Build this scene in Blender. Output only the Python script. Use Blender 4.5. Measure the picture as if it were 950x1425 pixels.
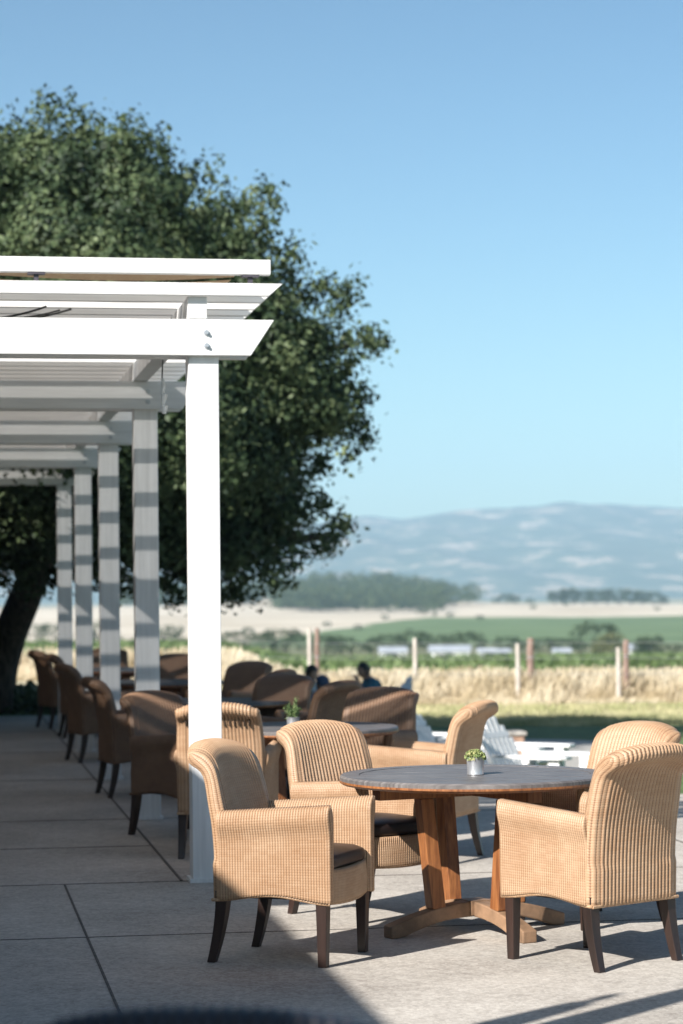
import bpy, bmesh, math, random
import numpy as np
from mathutils import Vector, Matrix, noise

random.seed(7)
rng = np.random.default_rng(7)
PI = math.pi
R = math.radians
scene = bpy.context.scene
for o in list(bpy.data.objects):
    bpy.data.objects.remove(o, do_unlink=True)
col = scene.collection

# ------------------------------------------------------------------ camera
CH = 1.5                      # eye height above the patio
FPX = 3365.0                  # focal length in pixels of the 950x1425 photograph (85 mm lens)
cam_d = bpy.data.cameras.new("camera")
cam = bpy.data.objects.new("camera", cam_d)
col.objects.link(cam)
cam_d.sensor_fit = 'VERTICAL'
cam_d.sensor_height = 36.0
cam_d.sensor_width = 24.0
cam_d.lens = 85.0
cam_d.shift_y = (828.0 - 712.5) / 1425.0
cam_d.clip_start = 0.1
cam_d.clip_end = 60000
ROLL = R(0.5)
cam.matrix_world = Matrix.Translation((0, 0, CH)) @ (Matrix.Rotation(R(90), 4, 'X') @ Matrix.Rotation(-ROLL, 4, 'Z'))
cam_d.dof.use_dof = True
cam_d.dof.focus_distance = 10.0
cam_d.dof.aperture_fstop = 3.3
scene.camera = cam

# ------------------------------------------------------------------ sky and sun
SUN_H = Vector((0.62, 0.785, 0)).normalized()      # the way the light travels over the ground
ELEV = R(33)
w = bpy.data.worlds.new("World")
scene.world = w
w.use_nodes = True
nt = w.node_tree
bg = nt.nodes['Background']
sky = nt.nodes.new('ShaderNodeTexSky')
sky.sky_type = 'NISHITA'
sky.sun_disc = False
sky.sun_elevation = ELEV
sky.sun_rotation = math.atan2(-SUN_H.x, -SUN_H.y)
sky.air_density = 0.85
sky.dust_density = 1.0
sky.ozone_density = 2.0
sky.altitude = 50
hs = nt.nodes.new('ShaderNodeHueSaturation')
hs.inputs['Saturation'].default_value = 1.0
tint = nt.nodes.new('ShaderNodeMix'); tint.data_type = 'RGBA'; tint.blend_type = 'MULTIPLY'
tint.inputs[0].default_value = 1.0; tint.inputs[7].default_value = (0.64, 0.70, 0.61, 1)
gm = nt.nodes.new('ShaderNodeGamma'); gm.inputs[1].default_value = 1.4
nt.links.new(sky.outputs[0], gm.inputs[0]); nt.links.new(gm.outputs[0], hs.inputs['Color']); nt.links.new(hs.outputs[0], tint.inputs[6])
nt.links.new(tint.outputs[2], bg.inputs[0])
bg.inputs[1].default_value = 0.055
sd = bpy.data.lights.new("sun", 'SUN')
sun = bpy.data.objects.new("sun", sd)
col.objects.link(sun)
sd.energy = 5.0
sd.angle = R(0.5)
sd.color = (1.0, 0.95, 0.89)
ldir = Vector((SUN_H.x * math.cos(ELEV), SUN_H.y * math.cos(ELEV), -math.sin(ELEV)))
sun.rotation_euler = ldir.to_track_quat('-Z', 'Y').to_euler()
sun.location = (-20, -20, 30)

scene.view_settings.view_transform = 'Standard'
scene.view_settings.look = 'None'
scene.view_settings.exposure = 0.9
scene.view_settings.gamma = 1.0
scene.render.engine = 'CYCLES'
scene.cycles.max_bounces = 8
scene.cycles.diffuse_bounces = 3
scene.cycles.transparent_max_bounces = 12
scene.cycles.volume_bounces = 1

# ------------------------------------------------------------------ helpers
def at(px, py, D):
    """the point at depth D that the pixel of the photograph looks at"""
    u, v = px - 475.0, 828.0 - py
    c, s = math.cos(ROLL), math.sin(ROLL)
    uu, vv = u * c + v * s, -u * s + v * c
    return Vector((uu / FPX * D, D, CH + vv / FPX * D))

def new_obj(name, me, parent=None, mat=None):
    o = bpy.data.objects.new(name, me)
    col.objects.link(o)
    if parent: o.parent = parent
    if mat is not None: me.materials.append(mat)
    return o

def tag(o, label=None, cat=None, group=None, kind=None):
    if label: o['label'] = label
    if cat: o['category'] = cat
    if group: o['group'] = group
    if kind: o['kind'] = kind
    return o

def empty(name, loc=(0, 0, 0), rz=0.0, label=None, cat=None, group=None):
    o = bpy.data.objects.new(name, None)
    col.objects.link(o)
    o.location = loc
    o.rotation_euler = (0, 0, rz)
    o.empty_display_size = 0.1
    return tag(o, label, cat, group)

KIDS = {}
def kids(o):
    return [c for c in list(bpy.data.objects) if c.parent == o]
def copy_tree(o, parent=None):
    c = o.copy()
    col.objects.link(c)
    if parent: c.parent = parent
    for ch in kids(o):
        copy_tree(ch, c)
    return c

class MB:
    def __init__(s):
        s.v, s.f, s.uv = [], [], []
    def add(s, verts, faces, M=None):
        b = len(s.v)
        for p in verts:
            p = Vector(p)
            s.v.append(M @ p if M is not None else p)
        for f in faces:
            s.f.append([i + b for i in f])
        return s
    def box(s, x0, x1, y0, y1, z0, z1, M=None):
        return s.add([(x0,y0,z0),(x1,y0,z0),(x1,y1,z0),(x0,y1,z0),(x0,y0,z1),(x1,y0,z1),(x1,y1,z1),(x0,y1,z1)],
              [(0,3,2,1),(4,5,6,7),(0,1,5,4),(1,2,6,5),(2,3,7,6),(3,0,4,7)], M)
    def prism(s, poly, axis, a, b, M=None):
        """poly: 2D points; extruded along axis from a to b"""
        n = len(poly)
        def P(p, t):
            if axis == 'x': return (t, p[0], p[1])
            if axis == 'y': return (p[0], t, p[1])
            return (p[0], p[1], t)
        vs = [P(p, a) for p in poly] + [P(p, b) for p in poly]
        fs = [list(range(n))[::-1], [i + n for i in range(n)]]
        fs += [(i, (i + 1) % n, (i + 1) % n + n, i + n) for i in range(n)]
        return s.add(vs, fs, M)
    def tube(s, pts, rad, seg=8, cap=True, M=None):
        pts = [Vector(p) for p in pts]
        if not hasattr(rad, '__len__'): rad = [rad] * len(pts)
        vs, fs = [], []
        up = Vector((0.13, 0.31, 1)).normalized()
        for i, p in enumerate(pts):
            t = (pts[min(i + 1, len(pts) - 1)] - pts[max(i - 1, 0)]).normalized()
            a = t.cross(up)
            if a.length < 1e-3: a = t.cross(Vector((1, 0, 0)))
            a.normalize(); b = t.cross(a).normalized()
            for k in range(seg):
                th = 2 * PI * k / seg
                vs.append(p + (a * math.cos(th) + b * math.sin(th)) * rad[i])
        for i in range(len(pts) - 1):
            for k in range(seg):
                fs.append((i*seg+k, i*seg+(k+1)%seg, (i+1)*seg+(k+1)%seg, (i+1)*seg+k))
        if cap:
            fs.append(list(range(seg))[::-1]); fs.append([(len(pts)-1)*seg+k for k in range(seg)])
        return s.add(vs, fs, M)
    def lathe(s, prof, seg=32, M=None):
        vs, fs = [], []
        for r, z in prof:
            for k in range(seg):
                th = 2 * PI * k / seg
                vs.append((r * math.cos(th), r * math.sin(th), z))
        for i in range(len(prof) - 1):
            for k in range(seg):
                fs.append((i*seg+k, i*seg+(k+1)%seg, (i+1)*seg+(k+1)%seg, (i+1)*seg+k))
        return s.add(vs, fs, M)
    def build(s, name, mat, parent=None, smooth=False, bevel=0.0, merge=False):
        me = bpy.data.meshes.new(name)
        me.from_pydata([tuple(p) for p in s.v], [], s.f)
        bm = bmesh.new(); bm.from_mesh(me)
        if merge: bmesh.ops.remove_doubles(bm, verts=bm.verts, dist=1e-5)
        if bevel > 0:
            es = [e for e in bm.edges if len(e.link_faces) == 2 and e.calc_face_angle(0) > R(30)]
            bmesh.ops.bevel(bm, geom=es, offset=bevel, segments=2, profile=0.5, affect='EDGES')
        bmesh.ops.recalc_face_normals(bm, faces=bm.faces)
        if smooth:
            for f in bm.faces: f.smooth = True
            for e in bm.edges:
                if len(e.link_faces) == 2 and e.calc_face_angle(0) > R(38): e.smooth = False
        bm.to_mesh(me); bm.free()
        return new_obj(name, me, parent, mat)

def quads_mesh(name, V, mat, parent=None, nv=4):
    """V: (n*nv,3) array of separate polygons"""
    n = len(V) // nv
    me = bpy.data.meshes.new(name)
    me.vertices.add(n * nv); me.vertices.foreach_set('co', np.asarray(V, dtype=np.float32).ravel())
    me.loops.add(n * nv); me.loops.foreach_set('vertex_index', np.arange(n * nv, dtype=np.int32))
    me.polygons.add(n)
    me.polygons.foreach_set('loop_start', np.arange(0, n * nv, nv, dtype=np.int32))
    me.polygons.foreach_set('loop_total', np.full(n, nv, dtype=np.int32))
    me.update(); me.validate()
    return new_obj(name, me, parent, mat)

# ------------------------------------------------------------------ materials
def mat(name):
    m = bpy.data.materials.new(name); m.use_nodes = True
    n = m.node_tree
    return m, n, n.nodes['Principled BSDF']
def N(n, t, **k):
    nd = n.nodes.new(t)
    for a, b in k.items(): setattr(nd, a, b)
    return nd
def math_n(n, op, a, b=None):
    m = n.nodes.new('ShaderNodeMath'); m.operation = op
    for i, x in enumerate((a, b)):
        if x is None: continue
        if isinstance(x, (int, float)): m.inputs[i].default_value = x
        else: n.links.new(x, m.inputs[i])
    return m.outputs[0]
def ramp(n, src, stops):
    r = n.nodes.new('ShaderNodeValToRGB')
    while len(r.color_ramp.elements) < len(stops): r.color_ramp.elements.new(0.5)
    for e, (p, c) in zip(r.color_ramp.elements, stops):
        e.position = p; e.color = (*c, 1)
    n.links.new(src, r.inputs[0])
    return r.outputs[0]
def noise_n(n, scale, detail=4, coord='Object', rough=0.6, stretch=None):
    tc = n.nodes.new('ShaderNodeTexCoord')
    src = tc.outputs[coord]
    if stretch:
        mp = n.nodes.new('ShaderNodeMapping'); mp.inputs['Scale'].default_value = stretch
        n.links.new(src, mp.inputs[0]); src = mp.outputs[0]
    t = n.nodes.new('ShaderNodeTexNoise')
    t.inputs['Scale'].default_value = scale; t.inputs['Detail'].default_value = detail
    t.inputs['Roughness'].default_value = rough
    n.links.new(src, t.inputs['Vector'])
    return t.outputs['Fac']
def bump(n, b, h, strength=0.4, dist=0.01):
    bp = n.nodes.new('ShaderNodeBump'); bp.inputs['Strength'].default_value = strength
    bp.inputs['Distance'].default_value = dist
    n.links.new(h, bp.inputs['Height']); n.links.new(bp.outputs[0], b.inputs['Normal'])

def simple(name, c1, c2, scale=5, rough=0.6, bmp=0.0, dist=0.01, detail=5, stretch=None, metal=0.0, lo=0.35, hi=0.65):
    m, n, b = mat(name)
    f = noise_n(n, scale, detail, stretch=stretch)
    n.links.new(ramp(n, f, [(lo, c1), (hi, c2)]), b.inputs['Base Color'])
    b.inputs['Roughness'].default_value = rough
    b.inputs['Metallic'].default_value = metal
    if bmp > 0: bump(n, b, f, bmp, dist)
    return m

def wicker_mat(name, c1, c2, rib=0.022):
    m, n, b = mat(name)
    uv = N(n, 'ShaderNodeTexCoord').outputs['UV']
    sep = N(n, 'ShaderNodeSeparateXYZ'); n.links.new(uv, sep.inputs[0])
    u, v = sep.outputs[0], sep.outputs[1]
    q = 0.0115
    a = math_n(n, 'DIVIDE', u, rib)
    cell = math_n(n, 'FLOOR', a)
    vv = math_n(n, 'ADD', math_n(n, 'DIVIDE', v, q), math_n(n, 'MULTIPLY', cell, 0.0))
    weft = math_n(n, 'ABSOLUTE', math_n(n, 'SINE', math_n(n, 'MULTIPLY', vv, PI)))
    r = math_n(n, 'ABSOLUTE', math_n(n, 'SINE', math_n(n, 'MULTIPLY', a, PI)))
    h = math_n(n, 'ADD', math_n(n, 'MULTIPLY', weft, 0.22), math_n(n, 'MULTIPLY', r, 0.75))
    wn = N(n, 'ShaderNodeTexWhiteNoise', noise_dimensions='2D')
    cb = N(n, 'ShaderNodeCombineXYZ')
    n.links.new(math_n(n, 'FLOOR', math_n(n, 'DIVIDE', u, rib * 3)), cb.inputs[0]); n.links.new(math_n(n, 'FLOOR', vv), cb.inputs[1])
    n.links.new(cb.outputs[0], wn.inputs['Vector'])
    big = noise_n(n, 5, 4)
    fac = math_n(n, 'ADD', math_n(n, 'MULTIPLY', wn.outputs[0], 0.14), math_n(n, 'MULTIPLY', big, 0.85))
    base = ramp(n, fac, [(0.2, c1), (0.8, c2)])
    mx = N(n, 'ShaderNodeMix', data_type='RGBA')
    mx.inputs[7].default_value = (c1[0] * 0.42, c1[1] * 0.28, c1[2] * 0.18, 1)
    # shade in the gaps between the rounded strands, put into the colour
    g = ramp(n, h, [(0.06, (0.85, 0.85, 0.85)), (0.48, (0, 0, 0))])
    n.links.new(g, mx.inputs[0]); n.links.new(base, mx.inputs[6])
    n.links.new(mx.outputs[2], b.inputs['Base Color'])
    b.inputs['Roughness'].default_value = 0.5
    bump(n, b, h, 0.6, 0.005)
    return m

M = {}
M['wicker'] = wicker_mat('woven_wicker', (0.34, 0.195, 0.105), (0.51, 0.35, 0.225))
M['wicker_shaded'] = wicker_mat('shade_toned_wicker', (0.165, 0.09, 0.052), (0.275, 0.17, 0.105))  # same wicker as above, colour darkened to stand for deep shade
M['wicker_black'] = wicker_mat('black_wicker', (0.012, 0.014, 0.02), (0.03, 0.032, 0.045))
M['braid'] = simple('braided_edge', (0.30, 0.17, 0.09), (0.50, 0.34, 0.21), 60, 0.55, 0.5, 0.003)
M['braid_dark'] = simple('braided_edge_dark', (0.10, 0.05, 0.025), (0.2, 0.1, 0.05), 60, 0.55, 0.5, 0.003)  # darker braid copy for the shade-toned and black chairs
M['leg'] = simple('dark_stained_wood', (0.018, 0.011, 0.009), (0.04, 0.022, 0.017), 14, 0.36, 0.15, 0.002, stretch=(1, 1, 0.15))
M['cushion'] = simple('brown_leather', (0.016, 0.010, 0.010), (0.03, 0.018, 0.016), 9, 0.42, 0.25, 0.004)
M['gap'] = simple('weave_gap_shade', (0.03, 0.018, 0.01), (0.05, 0.03, 0.018), 9, 0.8)
M['white'] = simple('white_paint', (0.70, 0.70, 0.69), (0.84, 0.84, 0.83), 6, 0.5, 0.25, 0.003, stretch=(0.25, 5, 5), detail=8)
M['white_post'] = simple('white_post_paint', (0.70, 0.70, 0.69), (0.84, 0.84, 0.83), 6, 0.5, 0.25, 0.003, stretch=(5, 5, 0.25), detail=8)
M['metal'] = simple('galvanised_metal', (0.45, 0.47, 0.5), (0.62, 0.64, 0.67), 22, 0.38, 0.05, 0.002, metal=0.7)
M['dark_metal'] = simple('dark_metal', (0.05, 0.045, 0.06), (0.09, 0.08, 0.1), 12, 0.45)
M['cable'] = simple('black_cable', (0.02, 0.02, 0.02), (0.03, 0.03, 0.03), 12, 0.5)
M['cord'] = simple('white_cord', (0.6, 0.6, 0.58), (0.75, 0.75, 0.73), 50, 0.8)

def wood_top():
    m, n, b = mat('weathered_teak_top')
    f = noise_n(n, 9, 6, stretch=(1, 14, 1))
    f2 = noise_n(n, 2.2, 3)
    s = math_n(n, 'ADD', math_n(n, 'MULTIPLY', f, 0.7), math_n(n, 'MULTIPLY', f2, 0.3))
    n.links.new(ramp(n, s, [(0.32, (0.07, 0.062, 0.062)), (0.5, (0.14, 0.128, 0.125)), (0.7, (0.26, 0.24, 0.23))]), b.inputs['Base Color'])
    b.inputs['Roughness'].default_value = 0.45
    bump(n, b, f, 0.4, 0.002)
    return m
M['teak_top'] = wood_top()
M['teak'] = simple('oiled_teak', (0.16, 0.055, 0.02), (0.36, 0.145, 0.05), 7, 0.45, 0.25, 0.002, stretch=(9, 9, 0.7))
M['teak_foot'] = simple('worn_teak', (0.16, 0.10, 0.06), (0.33, 0.20, 0.12), 9, 0.55, 0.3, 0.002)

def concrete():
    m, n, b = mat('aggregate_concrete')
    big = noise_n(n, 0.9, 6)
    mid = noise_n(n, 14, 5)
    tc = N(n, 'ShaderNodeTexCoord')
    vo = N(n, 'ShaderNodeTexVoronoi'); vo.inputs['Scale'].default_value = 75
    n.links.new(tc.outputs['Object'], vo.inputs['Vector'])
    hs = N(n, 'ShaderNodeSeparateColor'); n.links.new(vo.outputs['Color'], hs.inputs[0])
    s = math_n(n, 'ADD', math_n(n, 'MULTIPLY', big, 0.55), math_n(n, 'ADD', math_n(n, 'MULTIPLY', mid, 0.28), math_n(n, 'MULTIPLY', hs.outputs[0], 0.17)))
    n.links.new(ramp(n, s, [(0.28, (0.22, 0.195, 0.17)), (0.5, (0.42, 0.385, 0.34)), (0.72, (0.62, 0.58, 0.52))]), b.inputs['Base Color'])
    b.inputs['Roughness'].default_value = 0.85
    bump(n, b, math_n(n, 'ADD', hs.outputs[1], mid), 0.5, 0.003)
    return m
M['concrete'] = concrete()
M['joint'] = simple('joint_filler', (0.06, 0.055, 0.05), (0.12, 0.11, 0.10), 20, 0.9)
M['brick'] = simple('old_brick', (0.28, 0.15, 0.1), (0.42, 0.28, 0.2), 12, 0.8, 0.3, 0.01)
M['stone'] = simple('retaining_stone', (0.3, 0.28, 0.25), (0.45, 0.42, 0.38), 6, 0.85, 0.4, 0.02)
M['gravel'] = simple('pale_gravel', (0.26, 0.25, 0.23), (0.5, 0.48, 0.44), 30, 0.95, 0.5, 0.02, detail=8)
M['lawn'] = simple('lawn_grass', (0.05, 0.10, 0.025), (0.13, 0.19, 0.05), 4, 0.9, 0.6, 0.03, detail=9)
M['straw'] = None
M['bark'] = simple('oak_bark', (0.025, 0.02, 0.016), (0.09, 0.07, 0.055), 9, 0.9, 0.8, 0.03, stretch=(2, 2, 0.5))
M['post_pale'] = simple('pale_weathered_post', (0.42, 0.38, 0.34), (0.62, 0.57, 0.52), 14, 0.85, 0.4, 0.01, stretch=(1, 1, 0.2))
M['post_brown'] = simple('brown_rough_post', (0.17, 0.11, 0.09), (0.33, 0.24, 0.2), 14, 0.9, 0.5, 0.01, stretch=(1, 1, 0.2))
M['wall'] = simple('house_render', (0.20, 0.19, 0.18), (0.28, 0.26, 0.25), 4, 0.8, 0.2, 0.01)
M['roof'] = simple('roof_shingle', (0.16, 0.13, 0.11), (0.28, 0.24, 0.2), 8, 0.85, 0.5, 0.02, stretch=(1, 6, 1))
M['barn_white'] = simple('barn_white', (0.72, 0.73, 0.74), (0.85, 0.85, 0.85), 0.4, 0.6)
M['barn_roof'] = simple('barn_roof', (0.36, 0.39, 0.43), (0.46, 0.49, 0.53), 0.4, 0.4)
M['barn_dark'] = simple('barn_opening', (0.05, 0.05, 0.06), (0.09, 0.09, 0.1), 0.4, 0.6)
M['skin'] = simple('skin', (0.42, 0.24, 0.17), (0.5, 0.3, 0.21), 10, 0.5)
M['hair'] = simple('dark_hair', (0.012, 0.009, 0.008), (0.03, 0.022, 0.018), 40, 0.5, 0.5, 0.004)
M['teal'] = simple('teal_cloth', (0.03, 0.13, 0.19), (0.05, 0.18, 0.26), 12, 0.85, 0.3, 0.006)
M['navy'] = simple('navy_cloth', (0.015, 0.03, 0.07), (0.03, 0.05, 0.1), 12, 0.85, 0.3, 0.006)
M['denim'] = simple('denim_cloth', (0.05, 0.08, 0.15), (0.08, 0.12, 0.2), 12, 0.85, 0.3, 0.006)
M['soil'] = simple('potting_soil', (0.03, 0.02, 0.015), (0.06, 0.045, 0.03), 40, 0.95)

def glass_mat():
    m, n, b = mat('window_glass')
    b.inputs['Base Color'].default_value = (0.03, 0.04, 0.05, 1)
    b.inputs['Roughness'].default_value = 0.05
    return m
M['glass'] = glass_mat()

def cloth_mat():
    m, n, b = mat('tan_shade_cloth')
    out = n.nodes['Material Output']
    f = noise_n(n, 60, 3)
    c = ramp(n, f, [(0.35, (0.36, 0.24, 0.14)), (0.65, (0.46, 0.32, 0.20))])
    n.links.new(c, b.inputs['Base Color']); b.inputs['Roughness'].default_value = 0.9
    tl = N(n, 'ShaderNodeBsdfTranslucent'); n.links.new(c, tl.inputs[0])
    m1 = N(n, 'ShaderNodeMixShader'); m1.inputs[0].default_value = 0.3
    n.links.new(b.outputs[0], m1.inputs[1]); n.links.new(tl.outputs[0], m1.inputs[2])
    tr = N(n, 'ShaderNodeBsdfTransparent')         # open weave of the shade mesh
    m2 = N(n, 'ShaderNodeMixShader'); m2.inputs[0].default_value = 0.2
    n.links.new(m1.outputs[0], m2.inputs[1]); n.links.new(tr.outputs[0], m2.inputs[2])
    n.links.new(m2.outputs[0], out.inputs[0])
    return m
M['cloth'] = cloth_mat()

def leaf_mat(name, c1, c2, c3, scale=1.5, trans=0.3, detail=3):
    m, n, b = mat(name)
    out = n.nodes['Material Output']
    f = noise_n(n, scale, detail, rough=0.75)
    c = ramp(n, f, [(0.35, c1), (0.5, c2), (0.64, c3)])
    n.links.new(c, b.inputs['Base Color']); b.inputs['Roughness'].default_value = 0.6
    b.inputs['Specular IOR Level'].default_value = 0.3
    tl = N(n, 'ShaderNodeBsdfTranslucent'); n.links.new(c, tl.inputs[0])
    m1 = N(n, 'ShaderNodeMixShader'); m1.inputs[0].default_value = trans
    n.links.new(b.outputs[0], m1.inputs[1]); n.links.new(tl.outputs[0], m1.inputs[2])
    n.links.new(m1.outputs[0], out.inputs[0])
    return m
M['straw'] = leaf_mat('dry_grass_blades', (0.54, 0.45, 0.29), (0.68, 0.59, 0.43), (0.78, 0.71, 0.56), 0.7, 0.5, 2)
M['oak_leaf'] = leaf_mat('oak_leaves', (0.010, 0.022, 0.012), (0.040, 0.066, 0.028), (0.15, 0.19, 0.09), 1.6, 0.08, 6)
M['far_leaf'] = leaf_mat('far_leaves', (0.035, 0.06, 0.03), (0.055, 0.085, 0.035), (0.10, 0.12, 0.05), 0.3, 0.15)
M['olive_leaf'] = leaf_mat('olive_leaves', (0.10, 0.12, 0.04), (0.16, 0.17, 0.07), (0.24, 0.22, 0.1), 0.3, 0.15)
M['vine_leaf'] = leaf_mat('vine_leaves', (0.08, 0.13, 0.045), (0.13, 0.19, 0.07), (0.2, 0.26, 0.11), 0.35, 0.3, 5)
M['succulent'] = leaf_mat('succulent_leaves', (0.12, 0.2, 0.06), (0.3, 0.36, 0.14), (0.55, 0.5, 0.25), 60, 0.2)
M['herb'] = leaf_mat('herb_leaves', (0.07, 0.13, 0.05), (0.15, 0.23, 0.09), (0.28, 0.34, 0.15), 40, 0.3)

# ------------------------------------------------------------------ terrain
def sstep(a, b, x):
    t = min(1, max(0, (x - a) / (b - a))); return t * t * (3 - 2 * t)
TP = [(-200, -0.6), (0, -0.6), (48, -0.6), (60, -2.2), (350, -9.1), (450, -10.0), (600, -10.6), (1000, -8.0), (1400, -6.0), (1800, -9), (2600, -10), (20000, -10)]
def tz(x, y):
    for (a, za), (b, zb) in zip(TP, TP[1:]):
        if y <= b:
            t = (y - a) / (b - a)
            z = za + (zb - za) * (t if b <= 48 else t * t * (3 - 2 * t) if b <= 60 else t)
            break
    else: z = -10
    # left of the view the ground is a little higher
    if y < 60:
        z += 0.56 * (1 - sstep(-2.6, -0.8, x)) * sstep(20, 28, y) * (1 - sstep(44, 60, y))
    if 60 < y < 600:
        z += 2.2 * sstep(0, 1, -x / y * 22 - 0.25) * sstep(60, 300, y) * (1 - sstep(380, 600, y))
    if y > 550:
        n_ = noise.noise(Vector((x / 170, y / 240, 1.7)))
        z += 1.0 * noise.noise(Vector((x / 48, y / 130, 4.2))) * sstep(900, 1200, y) * (1 - sstep(1700, 2600, y))
        z += n_ * 1.8 * sstep(550, 1100, y) * (1 - sstep(1700, 2600, y))
        z += 12 * math.exp(-((x - 4) / 70) ** 2 - ((y - 1600) / 130) ** 2)
        z += 3 * math.exp(-((x + 120) / 90) ** 2 - ((y - 1300) / 300) ** 2)
        z += 2 * math.exp(-((x - 190) / 90) ** 2 - ((y - 1650) / 120) ** 2)
    return z

def terrain():
    ys = [-200, -60, 0, 15] + list(np.arange(18, 66, 1.5)) + list(np.geomspace(68, 2800, 110)) + [3600, 5000, 7550]
    us = np.linspace(-1, 1, 91)
    vs, fs = [], []
    for y in ys:
        W = min(8900, 60 + abs(y) * 1.1)
        for u in us:
            x = math.copysign(abs(u) ** 1.6, u) * W
            vs.append((x, y, tz(x, y)))
    n = len(us)
    for j in range(len(ys) - 1):
        for i in range(n - 1):
            fs.append((j*n+i, j*n+i+1, (j+1)*n+i+1, (j+1)*n+i))
    m, nn, b = mat('valley_ground')
    tc = N(nn, 'ShaderNodeTexCoord'); sp = N(nn, 'ShaderNodeSeparateXYZ'); nn.links.new(tc.outputs['Object'], sp.inputs[0])
    wob = noise_n(nn, 0.02, 3)
    fine = noise_n(nn, 3.0, 8)
    ydist = math_n(nn, 'ADD', sp.outputs[1], math_n(nn, 'MULTIPLY', math_n(nn, 'SUBTRACT', wob, 0.5), 120))
    near = math_n(nn, 'ADD', sp.outputs[1], math_n(nn, 'MULTIPLY', math_n(nn, 'SUBTRACT', noise_n(nn, 0.35, 4), 0.5), 3.5))
    lawn = ramp(nn, fine, [(0.35, (0.05, 0.095, 0.025)), (0.65, (0.12, 0.17, 0.05))])
    straw = ramp(nn, fine, [(0.35, (0.40, 0.34, 0.21)), (0.65, (0.52, 0.46, 0.31))])
    soil = ramp(nn, fine, [(0.35, (0.12, 0.13, 0.06)), (0.65, (0.2, 0.2, 0.1))])
    green = ramp(nn, noise_n(nn, 0.03, 6), [(0.35, (0.085, 0.14, 0.05)), (0.65, (0.13, 0.19, 0.075))])
    tan = ramp(nn, noise_n(nn, 0.012, 7), [(0.35, (0.46, 0.39, 0.29)), (0.65, (0.66, 0.59, 0.48))])
    flat = ramp(nn, noise_n(nn, 0.004, 7), [(0.35, (0.10, 0.13, 0.06)), (0.65, (0.35, 0.3, 0.18))])
    cur = lawn
    # green field only to the right of the valley, dry grass left
    gx = math_n(nn, 'ADD', math_n(nn, 'DIVIDE', sp.outputs[0], math_n(nn, 'MAXIMUM', sp.outputs[1], 1.0)), math_n(nn, 'MULTIPLY', math_n(nn, 'SUBTRACT', wob, 0.5), 0.02))
    sel = N(nn, 'ShaderNodeMapRange'); nn.links.new(math_n(nn, 'ADD', gx, math_n(nn, 'MAXIMUM', math_n(nn, 'MULTIPLY', math_n(nn, 'SUBTRACT', 940.0, sp.outputs[1]), 2.2e-4), 0.0)), sel.inputs[0]); sel.inputs[1].default_value = 0.030; sel.inputs[2].default_value = 0.036
    gt = N(nn, 'ShaderNodeMix', data_type='RGBA'); nn.links.new(sel.outputs[0], gt.inputs[0]); nn.links.new(tan, gt.inputs[6]); nn.links.new(green, gt.inputs[7])
    for src, thr, wd, colr in ((near, 41.2, 1.2, straw), (near, 58, 4, soil), (ydist, 560, 20, gt.outputs[2]), (ydist, 985, 25, tan), (ydist, 2300, 400, flat)):
        mr = N(nn, 'ShaderNodeMapRange'); nn.links.new(src, mr.inputs[0])
        mr.inputs[1].default_value = thr - wd; mr.inputs[2].default_value = thr + wd
        mx = N(nn, 'ShaderNodeMix', data_type='RGBA')
        nn.links.new(mr.outputs[0], mx.inputs[0]); nn.links.new(cur, mx.inputs[6]); nn.links.new(colr, mx.inputs[7])
        cur = mx.outputs[2]
    nn.links.new(cur, b.inputs['Base Color']); b.inputs['Roughness'].default_value = 0.95
    bump(nn, b, fine, 0.5, 0.03)
    me = bpy.data.meshes.new('ground'); me.from_pydata(vs, [], fs)
    for p in me.polygons: p.use_smooth = True
    tag(new_obj('ground', me, None, m), kind='structure')
terrain()

def mountains():
    # far range: a height field with gullies
    ridge = [(-2000, 640), (-600, 690), (0, 745), (300, 742), (400, 735), (450, 722), (500, 715), (560, 722), (600, 713), (630, 709), (700, 706), (750, 702), (800, 699), (850, 697), (900, 702), (950, 705), (1100, 690), (1500, 720), (2500, 700), (4000, 740)]
    D0, D1, D2 = 4300.0, 7000.0, 7500.0
    nx, ny = 520, 90
    vs, fs = [], []
    for j in range(ny):
        t = j / (ny - 1)
        y = D0 + (D2 - D0) * t
        for i in range(nx):
            px = -2000 + 6000 * i / (nx - 1)
            x = (px - 475) / FPX * y
            pyr = np.interp(px, [r[0] for r in ridge], [r[1] for r in ridge])
            H = (828 - pyr) / FPX * D1
            s = min(1.0, (y - D0) / (D1 - D0))
            prof = sstep(0, 1, s) * 0.75 + 0.25 * s
            if y > D1: prof = 1 - 0.5 * ((y - D1) / (D2 - D1))
            nn_ = noise.fractal(Vector((x / 900, y / 700, 3.1)), 0.9, 2.1, 6)
            gul = 1 - abs(noise.noise(Vector((x / 240 + 2 + y / 900, y / 1300, 0.4)))) * 1.6
            z = -12 + H * prof * (1 + 0.06 * nn_) + 60 * (nn_) * prof * (1 - prof) + 105 * (gul - 0.6) * prof * (1.0 - 0.85 * prof)
            vs.append((x, y, z))
    for j in range(ny - 1):
        for i in range(nx - 1):
            fs.append((j*nx+i, j*nx+i+1, (j+1)*nx+i+1, (j+1)*nx+i))
    m, n, b = mat('mountain_cover')
    f = noise_n(n, 0.017, 10, rough=0.7, stretch=(0.55, 0.4, 2.2))
    n.links.new(ramp(n, f, [(0.40, (0.045, 0.07, 0.04)), (0.54, (0.08, 0.10, 0.06)), (0.59, (0.34, 0.28, 0.21)), (0.75, (0.46, 0.39, 0.30))]), b.inputs['Base Color'])
    b.inputs['Roughness'].default_value = 0.95
    me = bpy.data.meshes.new('mountain_range'); me.from_pydata(vs, [], fs)
    for p in me.polygons: p.use_smooth = True
    tag(new_obj('mountains', me, None, m), kind='structure')
mountains()

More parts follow.
